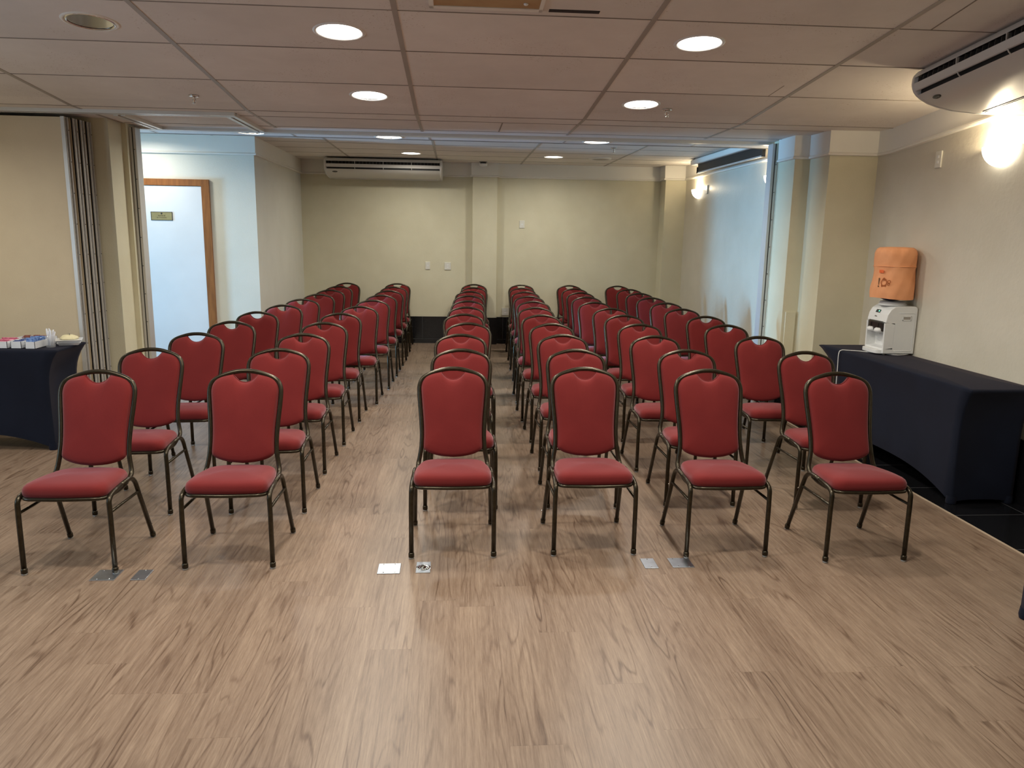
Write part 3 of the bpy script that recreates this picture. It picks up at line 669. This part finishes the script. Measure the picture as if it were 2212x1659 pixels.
# ================================================================== AIR CONDITIONERS
def ac_unit(label, W, D=0.70, H=0.262):
    """local: x along the length, y from front (0) to wall (D), z down from 0"""
    t = thing('air_conditioner', label, 'air conditioner')
    k = H/0.262
    up_ = [(0.035, -0.004), (0.010, -0.030), (0.003, -0.048)]
    s1 = [(0.003, -0.048), (-0.001, -0.086)]
    st = [(-0.001, -0.086), (0.004, -0.110), (0.013, -0.132)]
    s2 = [(0.013, -0.132), (0.032, -0.156)]
    lo = [(0.032, -0.156), (0.065, -0.180), (0.11, -0.203), (0.18, -0.226), (0.28, -0.246), (0.43, -0.259), (D, -0.262), (D, -0.004), (0.035, -0.004)]
    sc = lambda P: [(a, b*k) for a, b in P]
    a, b = -W/2+0.035, W/2-0.035
    def shell(mb, P, mi=0, x0=a, x1=b):
        n = len(P); mb.add([(x0, y, z) for y, z in P]+[(x1, y, z) for y, z in P], [(i, i+1, n+i+1, n+i) for i in range(n-1)], mi, True)
    mb = MB(); shell(mb, sc(up_)); shell(mb, sc(lo)); mb.build('casing', M_AC, t, recalc=False)
    mb = MB(); shell(mb, sc(st)); shell(mb, [(y+0.012, z) for y, z in sc(st)]); mb.build('louvre_strip', M_AC, t)
    # dark interior and vanes
    mb = MB(); mb.box(a+0.01, b-0.01, 0.045, 0.30, -0.150*k, -0.02)
    mb.build('intake', M_DARK, t)
    nv = int(W/0.052); mb = MB()
    mb.add([(0, 0.010, -0.050*k), (0.003, 0.010, -0.050*k), (0.003, 0.006, -0.084*k), (0, 0.006, -0.084*k), (0, 0.045, -0.048*k), (0.003, 0.045, -0.048*k), (0.003, 0.045, -0.088*k), (0, 0.045, -0.088*k)],
           [(0, 1, 2, 3), (4, 5, 6, 7), (0, 3, 7, 4), (1, 2, 6, 5), (0, 1, 5, 4), (3, 2, 6, 7)], 0)
    v0 = mb.build('vane', noisy('grey_vane', (0.07, 0.065, 0.06), (0.1, 0.095, 0.09), 5, 0.5), t)
    for i in range(nv):
        v = v0 if i == 0 else v0.copy()
        if i: COL.objects.link(v)
        v.location.x = a+0.03+i*(b-a-0.06)/(nv-1)
    mb = MB()
    for f in (0.25, 0.5, 0.75):
        x = a+(b-a)*f; mb.box(x-0.003, x+0.003, 0.0, 0.03, -0.088*k, -0.048*k); mb.tube([(x, 0.012, -0.128*k), (x, 0.02, -0.145*k), (x, 0.034, -0.158*k)], 0.004, 6)
    mb.build('divider', M_AC, t)
    # end caps with rounded front
    P = sc(up_+s1[1:]+st[1:]+s2[1:]+lo[1:-1])
    for s_, (e0, e1, e2) in ((-1, (a, -W/2+0.008, -W/2)), (1, (b, W/2-0.008, W/2))):
        c = (0.3, -0.11*k)
        def rg(x, s3): return [(x, c[0]+(y-c[0])*s3, c[1]+(z-c[1])*s3 if s3 != 1.012 else z) for y, z in P]
        mb = MB(); mb.rings([rg(e0, 1.0), rg(e1, 1.0), rg(e2, 0.96)], 0); mb.build('end_cap', M_AC, t)
    # rear flap line and badge
    mb = MB(); mb.box(a+0.05, b-0.05, 0.445, 0.452, -0.2625*k-0.001, -0.255*k); mb.box(a+0.05, b-0.05, 0.458, 0.62, -0.266*k, -0.258*k)
    mb.build('return_grille', M_AC, t)
    th = -math.atan2(0.023, 0.045)
    bx = a+0.115; by, bz = 0.088, -0.1935*k
    Mx = Matrix.Translation((bx, by, bz)) @ Matrix.Rotation(math.atan2(0.023*k, 0.045)*-1, 4, 'X')
    mb = MB(); mb.lathe([(1, 0.004), (1, -0.001), (0.93, -0.0025), (0, -0.0028)], n=32, smooth=False)
    bd = mb.build('badge', M_SMOKE, t, mtx=Mx @ Matrix.Diagonal((0.038, 0.017, 1, 1)))
    text('Carrier', 0.018, Mx @ Matrix.Translation((0, 0, -0.0032)) @ Matrix.Rotation(PI, 4, 'X'), noisy('badge_silver', (0.3, 0.3, 0.3), (0.35, 0.35, 0.35), 9, 0.3), bd, 'lettering')
    return t
ac = ac_unit('white air conditioner hung under the ceiling above the lit wall lamp', 1.75, 0.78, 0.262)
ac.location = (2.968, 4.20, near_z(4.95)-0.002+0.0)
ac.matrix_world = Matrix.Translation((2.965, 4.235, near_z(4.235)-0.012)) @ Matrix.Rotation(-math.atan(SL), 4, 'X') @ Matrix.Rotation(-PI/2, 4, 'Z')
ac['group'] = 'air conditioners'
ac2 = ac_unit('white air conditioner high on the far back wall, left', 1.72, 0.64, 0.262)
ac2.location = (-1.07, 11.70, FARZ-0.02); ac2['group'] = 'air conditioners'

# ================================================================== PROJECTION SCREEN
t = thing('projection_screen', 'retracted projection screen in a long white housing above the far right wall lamps', 'projector screen', (3.36, 9.72, 2.75))
mb = MB(); mb.box(-0.06, 0.06, -1.30, 1.33, -0.012, 0.062); mb.build('housing', M_TRIM, t, bevel=0.02)
mb = MB(); mb.box(-0.008, 0.008, -1.18, 1.12, -0.118, -0.010); mb.build('screen_fabric', M_SCREEN, t)
mb = MB(); mb.box(-0.013, 0.013, -1.18, 1.12, -0.132, -0.116); mb.build('weight_bar', M_ALU, t)
mb = MB(); mb.box(-0.017, 0.017, -1.21, -1.18, -0.134, -0.05); mb.box(-0.017, 0.017, 1.12, 1.15, -0.134, -0.05); mb.build('end_stop', M_SMOKE, t)
mb = MB(); mb.box(-0.05, 0.19, -1.22, -1.17, 0.05, 0.066); mb.box(-0.05, 0.19, 1.17, 1.22, 0.05, 0.066); mb.build('bracket', M_SMOKE, t)

# ================================================================== WALL LAMPS
def sconce(x, y, z, R, label, power):
    t = thing('wall_lamp', label, 'wall lamp', (x, y, z), 0, 'half bowl wall lamps')
    mb = MB(); n, m = 20, 10; vs = []; fs = []
    for j in range(m+1):
        ph = (PI/2)*j/m
        for i in range(n+1):
            a = PI/2 + PI*i/n
            vs.append((math.cos(a)*R*0.72*math.cos(ph), math.sin(a)*R*math.cos(ph), -R*0.86*math.sin(ph)))
    for j in range(m):
        for i in range(n): fs.append((j*(n+1)+i, j*(n+1)+i+1, (j+1)*(n+1)+i+1, (j+1)*(n+1)+i))
    mb.add(vs, fs, 0, True); mb.build('glass_bowl', M_BOWL, t, recalc=False)
    mb = MB(); mb.box(-0.012, -0.0005, -R*0.45, R*0.45, -R*0.5, 0.0); mb.build('back_plate', M_WHITE, t)
    l = bpy.data.lights.new('wall_lamp_bulb', 'POINT'); l.energy = power; l.color = (1.0, 0.82, 0.55); l.shadow_soft_size = 0.03
    o = bpy.data.objects.new('wall_lamp_bulb', l); COL.objects.link(o); o.location = (x-0.085, y, z+0.005)
    return t
sconce(3.8, 5.29, 2.385, 0.165, 'lit half bowl wall lamp under the near air conditioner', 12)
sconce(3.56, 11.38, 2.43, 0.15, 'lit half bowl wall lamp in the far right corner below the screen', 7)
sconce(3.56, 8.66, 2.43, 0.15, 'lit half bowl wall lamp half hidden by the right jamb', 7)

# ================================================================== SWITCH PLATES
def plate(x, y, z, w, h, face, label, kind='switch_plate', cat='wall plate', n=2):
    t = thing(kind, label, cat, (x, y, z)); t['group'] = 'small wall plates'
    if face == 'x': t.rotation_euler = (0, 0, -PI/2)
    mb = MB(); mb.box(-w/2, w/2, -0.012, 0, -h/2, h/2); mb.build('plate', M_PLATE, t, bevel=0.003)
    mb = MB()
    for k in range(n):
        zz = (k-(n-1)/2)*h*0.3; mb.box(-w*0.14, w*0.14, -0.0145, -0.012, zz-h*0.08, zz+h*0.08)
    mb.build('insert', M_WHITE, t)
    return t
plate(-0.453, 12.36, 1.238, 0.073, 0.118, 'y', 'narrow white plate on the back wall, left of a square one', n=1)
plate(-0.138, 12.36, 1.234, 0.10, 0.118, 'y', 'square white plate on the back wall, left of the pillar', n=2)
plate(1.035, 12.36, 1.903, 0.083, 0.118, 'y', 'white plate alone high on the back wall right of the pillar', n=1)
plate(0.79, 12.36, 0.518, 0.115, 0.12, 'y', 'square white plate low on the back wall above the black tiles', n=2)
plate(3.8, 6.02, 2.365, 0.075, 0.13, 'x', 'white plate on the near right wall beside the lit wall lamp', n=2)
plate(3.56, 11.02, 2.41, 0.075, 0.12, 'x', 'white plate beside the far corner wall lamp', n=1)
mb = MB(); mb.box(3.225, 3.325, 7.302, 7.325, 0.46, 1.03); o = mb.build('cable_cover', M_WALL, bevel=0.003)
tag(o, 'flat beige cable cover low on the right pillar face', 'cable cover')

# ================================================================== FLOOR PLATES
def fplate(x0, x1, y0, y1, label, pts, ring_=False):
    cx_, cy_ = (x0+x1)/2, (y0+y1)/2
    t = thing('floor_box_cover', label, 'floor plate', (cx_, cy_, 0), 0, 'metal floor plates before the front row')
    a, b = (x1-x0)/2, (y1-y0)/2
    mb = MB(); mb.box(-a, a, -b, b, 0.0, 0.004); mb.build('plate', M_STEEL, t, bevel=0.0015)
    for px, py in pts:
        mb = MB(); mb.lathe([(0.0035, 0.004), (0.0035, 0.0052), (0.0, 0.0056)], (px*a, py*b, 0), (0, 0, 1), 12); mb.build('screw', M_CHROME, t)
    if ring_:
        mb = MB(); mb.lathe([(0.022, 0.004), (0.030, 0.0056), (0.034, 0.0052), (0.037, 0.004)], (0, -0.004, 0), (0, 0, 1), 28, caps=False); mb.lathe([(0.020, 0.004), (0.018, 0.0055), (0, 0.006)], (0, -0.004, 0), (0, 0, 1), 24)
        mb.build('round_cap', M_CHROME, t)
C4 = [(-.55, .8), (.45, .8), (-.45, -.8), (.55, -.8)]; C2 = [(0, .8), (0, -.8)]
fplate(-1.820, -1.700, 3.697, 3.819, 'wide metal floor plate under the leftmost front chair leg', C4)
fplate(-1.622, -1.549, 3.695, 3.813, 'narrow metal floor plate right of the leftmost front chair', C2)
fplate(-0.405, -0.288, 3.722, 3.845, 'pale wide metal floor plate in the wide aisle', C4)
fplate(-0.207, -0.132, 3.727, 3.858, 'shiny square metal floor plate with round cap before the third front chair', [], True)
fplate(1.000, 1.074, 3.737, 3.861, 'narrow metal floor plate between the fourth and fifth front chairs', C2)
fplate(1.152, 1.269, 3.742, 3.861, 'wide dark metal floor plate beside the fifth front chair', C4)

# ================================================================== TABLES WITH STRETCH COVERS
def stretch_table(name, label, x0, x1, y0, y1, feet, zt=0.79, hem=(0.10, 0.05, 0.10, 0.05), cr=0.05):
    """feet: inset (x0,x1,y0,y1) of the foot rectangle; sides ordered front(y0), right(x1), back(y1), left(x0)"""
    ox, oy = (x0+x1)/2, (y0+y1)/2
    t = thing(name, label, 'table', (ox, oy, 0))
    T = [(x0, y0), (x1, y0), (x1, y1), (x0, y1)]
    B = [(x0+feet[0], y0+feet[2]), (x1-feet[1], y0+feet[2]), (x1-feet[1], y1-feet[3]), (x0+feet[0], y1-feet[3])]
    n = 20; rows = []; K = 16
    def loop(tz):
        out = []
        w = 1-(1-min(1.0, tz/0.45))**3
        w = min(w, 1.0)
        for s_ in range(4):
            a = T[s_]; b = T[(s_+1) % 4]; c = B[s_]; d = B[(s_+1) % 4]
            dx, dy = b[0]-a[0], b[1]-a[1]; L = math.hypot(dx, dy); nx, ny = -dy/L, dx/L
            for k in range(n):
                u = k/n; px = a[0]+dx*u; py = a[1]+dy*u; qx = c[0]+(d[0]-c[0])*u; qy = c[1]+(d[1]-c[1])*u
                x = px+(qx-px)*w; y = py+(qy-py)*w
                pin = 0.035*math.sin(PI*u)*math.sin(PI*min(1, tz*1.1)) ; x += nx*pin; y += ny*pin
                # soften the corner
                e = min(u, 1-u)
                hz = hem[s_]*(1-abs(2*u-1)**2.6)
                z = zt - (zt-0.012-hz)*tz
                out.append((x-ox, y-oy, z))
        return out
    rows = [loop(0)]
    top_in = [((x)*0.985, (y)*0.97, zt+0.004) for x, y, z in rows[0]]
    top_c = [((x)*0.5, (y)*0.5, zt+0.004) for x, y, z in rows[0]]
    mb = MB(); mb.rings([top_c, top_in, [(x, y, zt-0.004) for x, y, z in rows[0]]] + [loop(0.03+0.97*(k/K)) for k in range(K+1)], 0, True, True, False)
    cv = mb.build('stretch_cover', M_CLOTH, t)
    mb = MB(); mb.box(x0-ox+0.03, x1-ox-0.03, y0-oy+0.03, y1-oy-0.03, zt-0.03, zt-0.008); mb.build('tabletop', M_HATCH, t)
    for (bx, by) in B:
        sx = 1 if bx < ox else -1; sy = 1 if by < oy else -1
        mb = MB(); mb.tube([(bx-ox+sx*0.05, by-oy+sy*0.05, zt-0.03), (bx-ox+sx*0.02, by-oy+sy*0.02, 0.0)], 0.013, 10); mb.build('leg', M_BRONZE, t)
        mb = MB(); mb.lathe([(0.030, 0.055), (0.034, 0.02), (0.030, 0.001)], (bx-ox+sx*0.02, by-oy+sy*0.02, 0), (0, 0, 1), 14, caps=False); mb.build('foot_pocket', M_CLOTH, t)
    return t
stretch_table('covered_table', 'long table in navy stretch cover holding the water dispenser', 3.30, 3.785, 4.60, 6.72, (0.0, 0.05, 0.07, 0.36), hem=(0.02, 0.10, 0.02, 0.13))
stretch_table('covered_table', 'table in navy stretch cover with tea boxes at the left', -4.95, -3.085, 6.11, 6.60, (0.3, 0.075, -0.02, 0.06), hem=(0.13, 0.06, 0.1, 0.03))
stretch_table('covered_table', 'table in navy stretch cover, only its foot seen at the right frame edge', 2.74, 3.17, 1.2, 3.19, (-0.10, 0.02, 0.06, 0.04), hem=(0.05, 0.1, 0.05, 0.1))

# ================================================================== WATER DISPENSER
dx, dy = 3.655, 6.20; TZ = 0.7955
d = thing('water_dispenser', 'white countertop water dispenser with green display on the long navy table', 'water dispenser', (dx, dy, TZ))
hw, hd, hh = 0.137, 0.145, 0.405     # local: x depth (front = -x), y width
prof = [(hw, 0.012), (hw, hh-0.02)] + [(hw-0.012, hh-0.005), (hw-0.03, hh)] + [(-0.02, hh), (-0.06, hh-0.006), (-0.095, hh-0.030), (-0.118, hh-0.070), (-0.128, hh-0.12), (-0.130, hh-0.135)] + \
       [(-0.050, hh-0.155), (-0.050, 0.065), (-0.13, 0.055), (-0.13, 0.012)]
mb = MB(); n = len(prof); 
mb.add([(x, -hd, z) for x, z in prof]+[(x, hd, z) for x, z in prof], [(i, (i+1) % n, n+(i+1) % n, n+i) for i in range(n)]+[tuple(reversed(range(n))), tuple(range(n, 2*n))])
mb.build('body', M_WHITE, d, bevel=0.006)
for s_ in (-1, 1):   # cheeks closing the tap recess
    mb = MB(); P = [(-0.05, 0.05), (-0.128, 0.05), (-0.132, hh-0.14), (-0.05, hh-0.14)]
    y0, y1 = (s_*hd, s_*(hd-0.018)) if s_ > 0 else (-hd, -hd+0.018)
    y0, y1 = min(y0, y1), max(y0, y1)
    mb.add([(x, y0, z) for x, z in P]+[(x, y1, z) for x, z in P], [(0, 1, 2, 3), (4, 5, 6, 7), (0, 1, 5, 4), (1, 2, 6, 5), (2, 3, 7, 6), (3, 0, 4, 7)]); mb.build('cheek', M_WHITE, d)
mb = MB(); mb.prism([(p.x, p.y) for p in fillet([(-0.10, -hd+0.01, 0), (-0.10, hd-0.01, 0), (-0.172, hd-0.03, 0), (-0.185, 0, 0), (-0.172, -hd+0.03, 0)], 0.03, 5, True)], 0.010, 0.042); mb.build('drip_tray', M_WHITE, d, bevel=0.004)
mb = MB(); mb.prism([(-0.134, -0.118), (-0.05, -0.118), (-0.05, 0.118), (-0.134, 0.118), (-0.140, 0.06), (-0.142, 0), (-0.140, -0.06)], hh-0.215, hh-0.128); mb.build('tap_panel', M_SMOKE, d, bevel=0.012)
for yy in (-0.055, 0.055):
    mb = MB(); mb.lathe([(0.028, 0), (0.040, -0.012), (0.042, -0.03), (0.030, -0.038)], (-0.128, yy, hh-0.185), (0, 0, 1), 18); mb.lathe([(0.007, -0.038), (0.007, -0.055)], (-0.118, yy, hh-0.185), (0, 0, 1), 10)
    mb.build('tap', M_WHITE, d)
    mb = MB(); mb.box(-0.146, -0.139, yy-0.006, yy+0.006, hh-0.175, hh-0.150); mb.build('tap_lever', M_SMOKE, d)
mb = MB(); a1 = math.radians(-24)
Mx = Matrix.Translation((-0.110, 0.015, hh-0.052)) @ Matrix.Rotation(math.radians(28), 4, 'Y')
mb.box(-0.004, 0.001, -0.030, 0.030, -0.013, 0.013); dp = mb.build('display', M_SMOKE, d, mtx=Mx)
mb = MB(); mb.lathe([(0.006, 0.004), (0.006, 0.0052), (0, 0.0055)], (0, 0, 0), (-1, 0, 0), 12); mb.build('indicator', M_GREEN, dp, mtx=Mx @ Matrix.Translation((0, -0.018, 0)))
text('Bene', 0.016, Matrix.Translation((-0.1275, 0.02, hh-0.093)) @ Matrix.Rotation(math.radians(12), 4, 'Y') @ Matrix.Rotation(-PI/2, 4, 'Z') @ RX, M_SMOKE, d)
# side panel details (side facing the camera, y = -hd)
mb = MB(); mb.tube(fillet([(-0.02, -hd-0.001, hh-0.055), (0.115, -hd-0.001, hh-0.055), (0.115, -hd-0.001, 0.035), (-0.04, -hd-0.001, 0.035)], 0.02, 5), 0.0022, 6); mb.build('side_groove', M_WHITE, d)
mb = MB(); mb.box(0.012, 0.085, -hd-0.004, -hd+0.001, hh-0.118, hh-0.108); mb.box(0.012, 0.085, -hd-0.004, -hd+0.001, hh-0.086, hh-0.080); mb.box(0.012, 0.018, -hd-0.004, -hd+0.001, hh-0.118, hh-0.080); mb.box(0.079, 0.085, -hd-0.004, -hd+0.001, hh-0.118, hh-0.080)
gr = mb.build('side_grip', M_WHITE, d, bevel=0.001)
mb = MB(); mb.box(0.018, 0.079, -hd-0.0012, -hd+0.001, hh-0.108, hh-0.086); mb.build('grip_recess', M_TBAR, gr)
for (fx, fy) in ((-0.10, -0.11), (0.11, -0.11), (-0.10, 0.11), (0.11, 0.11)):
    mb = MB(); mb.lathe([(0.012, 0.0), (0.012, 0.014)], (fx, fy, 0), (0, 0, 1), 12); mb.build('foot', M_TBAR, d)
mb = MB(); mb.lathe([(0.105, hh-0.002), (0.112, hh+0.006), (0.100, hh+0.018), (0.098, hh+0.030), (0.080, hh+0.034)], (-0.005, 0, 0), (0, 0, 1), 32); mb.build('collar', M_WHITE, d)
mb = MB(); mb.tube([(p.x, p.y, p.z) for p in crom([(0.10, -0.06-0.07, 0.006), (-0.02, -hd-0.005, 0.0045), (-0.15, -0.02, 0.0045), (-0.22, 0.06, 0.0045), (-0.30, 0.10, 0.0045), (-0.352, 0.11, 0.003), (-0.372, 0.11, -0.03), (-0.375, 0.10, -0.16), (-0.378, 0.09, -0.40), (-0.38, 0.08, -0.7), (-0.40, 0.14, -0.790)], 8)], 0.0035, 8)
mb.build('power_cord', M_WHITE, d)
# bottle under its cloth cover
b = thing('water_bottle', 'upturned water bottle in an orange cloth cover on the dispenser', 'water bottle', (dx-0.02, dy, TZ+hh+0.036))
mb = MB(); mb.lathe([(0.03, 0.0), (0.06, 0.006), (0.115, 0.030), (0.13, 0.045), (0.13, 0.40), (0.11, 0.425), (0, 0.43)], n=36); mb.build('bottle', M_BOTTLE, b)
mb = MB(); n = 72; K = 22; rows = []
for k in range(K+1):
    u = k/K; z = 0.022+u*0.405; r0 = 0.166-0.012*u + 0.004*math.sin(u*9)
    if u > 0.93: r0 *= 1-(u-0.93)*1.2
    if 0.60 < u < 0.68: r0 += 0.0025
    rr = []
    for i in range(n):
        a = 2*PI*i/n
        r = r0 + 0.0025*math.sin(5*a+8*u) + 0.0018*math.sin(11*a-13*u) + (0.003*math.sin(24*a) if u > 0.9 else 0)
        rr.append((r*math.cos(a), r*math.sin(a), z+0.006*math.sin(2*a+1)*(1-u)))
    rows.append(rr)
rows.append([(x*0.86, y*0.86, z+0.012) for x, y, z in rows[-1]]); rows.append([(x*0.5, y*0.5, z+0.004) for x, y, z in rows[-1]])
mb.rings(rows, 0, True, False, True); cv = mb.build('cloth_cover', M_ORANGE, b)
mb = MB(); mb.tube([(0.167*math.cos(a)*0.965, 0.167*math.sin(a)*0.965, 0.285) for a in [2*PI*i/48 for i in range(48)]], 0.0028, 6, True); mb.build('seam', M_ORANGE, cv)
def decal(pts, ang, zc, m, name='print'):
    """closed outline pts (s,z) laid on the cover around angle ang"""
    mb = MB(); vs = []; R = 0.1705
    c = (sum(p[0] for p in pts)/len(pts), sum(p[1] for p in pts)/len(pts))
    for s_, z in pts+[c]:
        a = ang + s_/R; vs.append((R*math.cos(a), R*math.sin(a), zc+z))
    n = len(pts); mb.add(vs, [(i, (i+1) % n, n) for i in range(n)]); mb.build(name, m, cv)
circ = lambda r, cx_=0, cy_=0, n=16, e=1: [(cx_+r*math.cos(2*PI*i/n), cy_+r*e*math.sin(2*PI*i/n)) for i in range(n)]
def ringdecal(r, w_, ang, zc, cx_, cy_, m):
    mb = MB(); vs = []; R = 0.1708; n = 20
    for rr in (r-w_, r):
        for i in range(n):
            s_, z = cx_+rr*math.cos(2*PI*i/n), cy_+rr*math.sin(2*PI*i/n); a = ang+s_/R; vs.append((R*math.cos(a), R*math.sin(a), zc+z))
    mb.add(vs, [(i, (i+1) % n, n+(i+1) % n, n+i) for i in range(n)]); mb.build('print', m, cv)
A = math.radians(216)
ringdecal(0.026, 0.006, A, 0.155, 0, 0, M_PRINT); decal([(-0.018, 0.024), (0.018, 0.024), (0.004, 0.040), (-0.004, 0.040)], A, 0.155, M_PRINT)
decal([(-0.022, -0.020), (0.022, -0.020), (0.018, -0.036), (-0.018, -0.036)], A, 0.155, M_PRINT)
ringdecal(0.014, 0.005, A, 0.155, 0.040, 0.008, M_PRINT); ringdecal(0.010, 0.004, A, 0.155, 0.038, -0.014, M_PRINT)
decal([(-0.048, 0.036), (-0.038, 0.036), (-0.042, -0.020), (-0.047, -0.020)], A, 0.155, M_PRINT3); decal(circ(0.006, -0.045, -0.032), A, 0.155, M_PRINT3)
decal([(-0.05, 0.012), (-0.010, 0.012), (-0.010, -0.012), (-0.05, -0.012)], A, 0.245, M_PRINT2)

# ================================================================== REFRESHMENTS ON THE LEFT TABLE
LT = 0.7945
def tray_box(x0, x1, y0, y1, h, label, mfill, grp, spike=0.0, fill=0.85):
    t = thing('tea_box', label, 'box', ((x0+x1)/2, (y0+y1)/2, LT), 0, grp)
    a, b = (x1-x0)/2, (y1-y0)/2; w = 0.003
    mb = MB(); mb.box(-a, a, -b, b, 0, w)
    for (p, q, r, s_) in ((-a, a, -b, -b+w), (-a, a, b-w, b), (-a, -a+w, -b, b), (a-w, a, -b, b)): mb.box(p, q, r, s_, 0, h)
    mb.build('box', M_CERAM, t)
    mb = MB(); rnd = random.Random(int(x0*1000))
    nn = 9
    for i in range(nn):
        yy = -b+0.008+(2*b-0.016)*i/(nn-1); tilt = rnd.uniform(-0.006, 0.006)
        hh_ = h*fill + (rnd.uniform(0.0, 0.014)+spike*rnd.random())
        mb.add([(-a+0.005, yy-0.002, w), (a-0.005, yy-0.002, w), (a-0.005, yy+0.002, w), (-a+0.005, yy+0.002, w),
                (-a+0.005+rnd.uniform(0, .004), yy-0.002+tilt, hh_), (a-0.005, yy-0.002+tilt, hh_-rnd.uniform(0, .008)), (a-0.005, yy+0.004+tilt, hh_), (-a+0.005, yy+0.004+tilt, hh_)],
               [(0, 3, 2, 1), (4, 5, 6, 7), (0, 1, 5, 4), (1, 2, 6, 5), (2, 3, 7, 6), (3, 0, 4, 7)])
    mb.build('packets', mfill, t)
    return t
G1 = 'white boxes of packets on the left table'
tray_box(-3.62, -3.490, 6.185, 6.37, 0.055, 'white open box with pink packets at the left frame edge', M_PINK, G1, 0.012)
tray_box(-3.463, -3.385, 6.185, 6.37, 0.055, 'white open box with dark blue packets between two others', M_NAVY, G1, 0.0)
tray_box(-3.345, -3.272, 6.165, 6.36, 0.056, 'white open box heaped with light blue packets beside the straws glass', M_BLUEP, G1, 0.022, 1.05)
t = thing('serving_tray', 'white tray with maroon packets behind the row of small boxes', 'tray', (-3.42, 6.475, LT))
mb = MB(); mb.box(-0.13, 0.13, -0.075, 0.075, 0, 0.004)
for (p, q, r, s_) in ((-0.13, 0.13, -0.075, -0.071), (-0.13, 0.13, 0.071, 0.075), (-0.13, -0.126, -0.075, 0.075), (0.126, 0.13, -0.075, 0.075)): mb.box(p, q, r, s_, 0, 0.055)
mb.build('tray', M_CERAM, t)
mb = MB(); r_ = random.Random(3)
for i in range(16):
    x = -0.105+0.21*r_.random(); y = -0.055+0.11*r_.random(); z = 0.035+0.03*r_.random(); mb.box(x-0.02, x+0.02, y-0.013, y+0.013, z, z+0.005)
mb.build('packets', M_MAROON, t)
t = thing('straw_glass', 'clear glass full of white wrapped sticks on the left table', 'glass', (-3.205, 6.27, LT))
mb = MB(); mb.lathe([(0.0, 0.0), (0.030, 0.0), (0.033, 0.004), (0.037, 0.095), (0.035, 0.095), (0.031, 0.014), (0.0, 0.012)], n=28); mb.build('glass', M_GLASS, t)
r_ = random.Random(5)
for i in range(20):
    a = r_.uniform(0, 2*PI); rb = r_.uniform(0.002, 0.018); rt_ = r_.uniform(0.02, 0.045)
    a2 = a + r_.uniform(-0.5, 0.5)
    mb = MB(); mb.tube([(rb*math.cos(a), rb*math.sin(a), 0.015), (rt_*math.cos(a2)*0.9, rt_*math.sin(a2)*0.6, r_.uniform(0.118, 0.150))], 0.0042, 6); mb.build('stick', M_PAPERW, t)
t = thing('square_dish', 'white square dish heaped with cream food beside the straws glass', 'dish', (-3.145, 6.44, LT)); t.rotation_euler = (0, 0, math.radians(22))
def frust(mb, a0, a1, z0, z1, mi=0, cap=True):
    mb.add([(-a0, -a0, z0), (a0, -a0, z0), (a0, a0, z0), (-a0, a0, z0), (-a1, -a1, z1), (a1, -a1, z1), (a1, a1, z1), (-a1, a1, z1)],
           [(0, 3, 2, 1), (0, 1, 5, 4), (1, 2, 6, 5), (2, 3, 7, 6), (3, 0, 4, 7)]+([(4, 5, 6, 7)] if cap else []), mi)
mb = MB(); frust(mb, 0.066, 0.086, 0.0, 0.020); mb.build('dish', M_CERAM, t)
mb = MB(); frust(mb, 0.070, 0.096, 0.022, 0.042); mb.build('upper_dish', M_CERAM, t)
mb = MB(); rows = []; r_ = random.Random(9)
for k in range(7):
    u = k/6; rr = 0.066*math.cos(u*PI/2*0.92); rows.append([(rr*(1+0.08*math.sin(3*a+k)+0.05*r_.random())*math.cos(a), rr*(1+0.06*math.sin(5*a))*math.sin(a), 0.044+0.034*math.sin(u*PI/2)+0.003*r_.random()) for a in [2*PI*i/28 for i in range(28)]])
mb.rings(rows, 0); mb.build('food', M_CREAM, t)
mb = MB(); mb.tube([(0.02, -0.055, 0.052), (0.012, -0.03, 0.068), (0.005, -0.01, 0.086)], [0.003, 0.003, 0.004], 8); mb.lathe([(0, 0.0), (0.008, 0.003), (0.0, 0.010)], (0.004, -0.008, 0.084), (0, -0.4, 1), 12); mb.build('tongs', M_CHROME, t)
